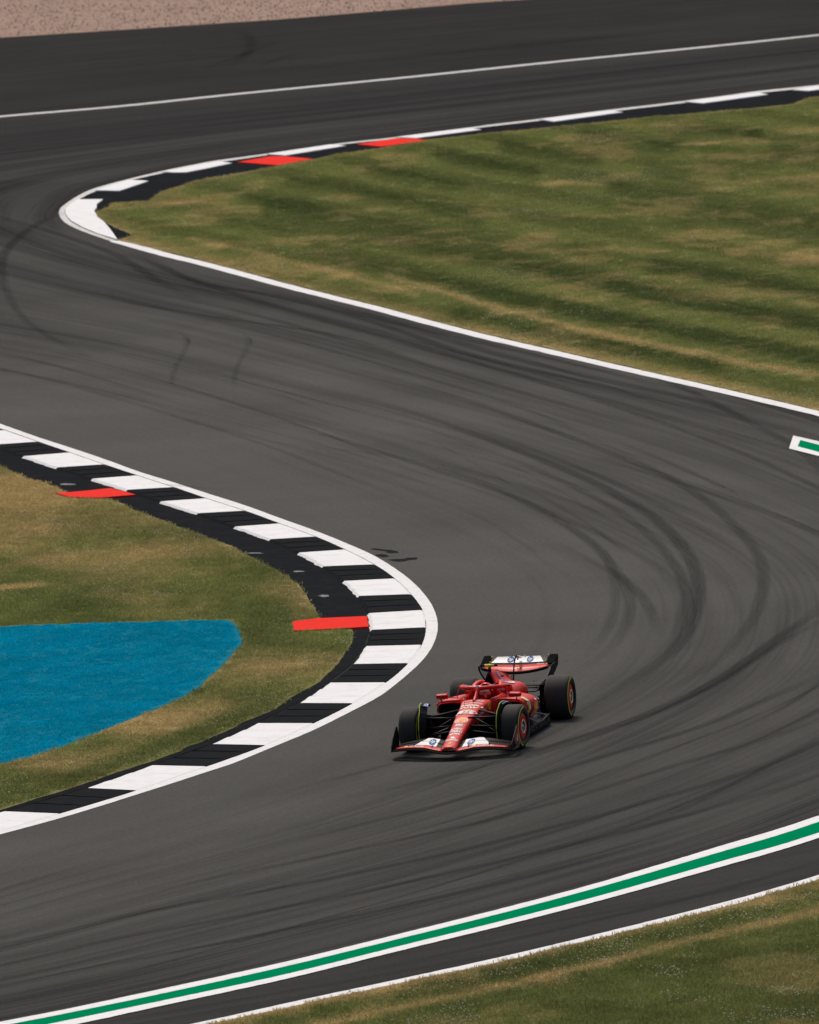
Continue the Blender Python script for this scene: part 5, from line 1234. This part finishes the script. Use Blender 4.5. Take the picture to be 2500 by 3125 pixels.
# ================================================================== THE DRIVER
drv = empty('person', (CAR_X, CAR_Y, 0.004), CAR_RZ)
tag(drv, 'driver in red helmet and red suit seated in the racing car cockpit', 'person')
def skin_body():
    pts = {}; E = []; R = []
    def P(n, co, r): pts[n] = len(R); R.append((Vector(co), r)); return n
    P('pel', (-1.50, 0, .27), .13); P('waist', (-1.62, 0, .38), .12); P('chest', (-1.73, 0, .50), .14); P('neckb', (-1.77, 0, .60), .075); P('neck', (-1.755, 0, .655), .06); P('head', (-1.72, 0, .72), .085); P('crown', (-1.73, 0, .80), .07)
    E += [('pel', 'waist'), ('waist', 'chest'), ('chest', 'neckb'), ('neckb', 'neck'), ('neck', 'head'), ('head', 'crown')]
    for s, n in ((-1, 'r'), (1, 'l')):
        P('sh' + n, (-1.74, s * .17, .545), .062); P('el' + n, (-1.48, s * .215, .46), .045); P('wr' + n, (-1.27, s * .125, .565), .028); P('pa' + n, (-1.215, s * .115, .595), .032)
        E += [('chest', 'sh' + n), ('sh' + n, 'el' + n), ('el' + n, 'wr' + n), ('wr' + n, 'pa' + n)]
        for k in range(4):
            z = .575 + .018 * k; l = (.9, 1, .98, .8)[k]
            a = P('f%d' % k + n, (-1.185, s * (.125 - .002 * k), z), .0095); b_ = P('g%d' % k + n, (-1.165, s * (.118 - .03 * l), z + .002), .009); c = P('h%d' % k + n, (-1.185, s * (.105 - .045 * l), z + .002), .008)
            E += [('pa' + n, a), (a, b_), (b_, c)]
        t1 = P('t1' + n, (-1.215, s * .088, .622), .0105); t2 = P('t2' + n, (-1.19, s * .068, .632), .009); E += [('pa' + n, t1), (t1, t2)]
        P('hi' + n, (-1.42, s * .09, .25), .085); P('kn' + n, (-1.02, s * .10, .44), .058); P('an' + n, (-.62, s * .07, .34), .04); P('to' + n, (-.52, s * .07, .42), .032)
        E += [('pel', 'hi' + n), ('hi' + n, 'kn' + n), ('kn' + n, 'an' + n), ('an' + n, 'to' + n)]
    me = bpy.data.meshes.new('body'); me.from_pydata([r[0] for r in R], [(pts[a], pts[b_]) for a, b_ in E], [])
    o = bpy.data.objects.new('body', me); COL.objects.link(o)
    md = o.modifiers.new('skin', 'SKIN'); md.use_smooth_shade = True
    for i, (c, r) in enumerate(R): me.skin_vertices[0].data[i].radius = (r, r)
    me.skin_vertices[0].data[0].use_root = True
    o.modifiers.new('s', 'SUBSURF').render_levels = 1; me.materials.append(CM['suit']); o.modifiers['s'].levels = 1
    o.parent = drv; return o
try: skin_body()
except Exception as ex: print('skin failed', ex)
H = Vector((-1.70, 0, .742))
def ellip(c, r, nu=28, nv=18, fn=None):
    rings = []
    for i in range(nv + 1):
        th = math.pi * i / nv
        rings.append([(c[0] + r[0] * math.sin(th) * math.cos(2 * math.pi * k / nu), c[1] + r[1] * math.sin(th) * math.sin(2 * math.pi * k / nu), c[2] + r[2] * math.cos(th)) for k in range(nu)])
    if fn: rings = [[fn(Vector(p)) for p in rg] for rg in rings]
    b = MB(); b.loft(rings, cap=False); return b
def hshape(p):
    d = p - H
    if d.z < -.02 and d.x > 0: d.x += .018 * min(1, (-d.z - .02) / .05)      # chin bar
    if d.z < -.10: d.z = -.10 - (-.10 - d.z) * .3
    return H + d
helm = ellip(H, (.142, .124, .135), fn=hshape).obj('helmet', CM['red'], drv, True)
def on_helm(az0, el0, lift=.004):
    def fn(a, b):
        az = az0 + a / .125; el = el0 + b / .135
        p = H + Vector((.142 * math.cos(el) * math.cos(az), .124 * math.cos(el) * math.sin(az), .135 * math.sin(el))); p = hshape(p); d = (p - H).normalized(); return p + d * lift
    return fn
grid = lambda w, h, nx=10, ny=4: ([(-w / 2 + w * i / nx, -h / 2 + h * j / ny) for i in range(nx + 1) for j in range(ny + 1)], [(i * (ny + 1) + j, i * (ny + 1) + j + 1, (i + 1) * (ny + 1) + j + 1, (i + 1) * (ny + 1) + j) for i in range(nx) for j in range(ny)])
decal('visor_aperture', grid(.29, .125, 14), on_helm(0, -.06, .003), CM['matt'], helm)
decal('visor', grid(.225, .060, 14), on_helm(.05, -.20, .006), CM['visor'], helm)
decal('visor_strip', grid(.20, .038, 12, 2), on_helm(-.10, .16, .008), CM['white'], helm)
decal('helmet_stripe', grid(.03, .09), on_helm(1.15, .35, .005), CM['yellow'], helm)
decal('helmet_stripe', grid(.10, .022), on_helm(-.2, .62, .005), CM['yellow'], helm)
decal('helmet_stripe', grid(.16, .03), on_helm(0, .95, .005), CM['matt'], helm)
decal('chin_stripe', grid(.02, .05), on_helm(0.1, -.62, .005), CM['yellow'], helm)
decal('chin_stripe', grid(.012, .05), on_helm(.28, -.62, .005), CM['white'], helm)
b = MB(); b.tube([(-1.80, -.14, .60), (-1.68, -.15, .63), (-1.60, -.10, .63)], .02, 8); b.tube([(-1.80, .14, .60), (-1.68, .15, .63), (-1.60, .10, .63)], .02, 8); b.obj('neck_restraint', CM['carbon'], drv, True)
# steering wheel belongs to the car
b = MB(); b.tube([(-1.185, .13 * math.cos(a), .60 + .062 * math.sin(a)) for a in [2 * math.pi * k / 20 for k in range(21)]], .011, 6, cap=False); stw = b.obj('steering_wheel', CM['carbon'], car, True)
MB().box((-1.18, 0, .60), (.02, .18, .09)).obj('wheel_display', CM['grey'], stw)
MB().box((-1.08, 0, .66), (.06, .34, .06)).obj('dashboard', CM['matt'], car)

# keep the hierarchy at thing > part > sub-part
def depth(o):
    d = 1
    while o.parent: o = o.parent; d += 1
    return d
for o in list(bpy.data.objects):
    while o.name in COL.objects and depth(o) > 3: o.parent = o.parent.parent
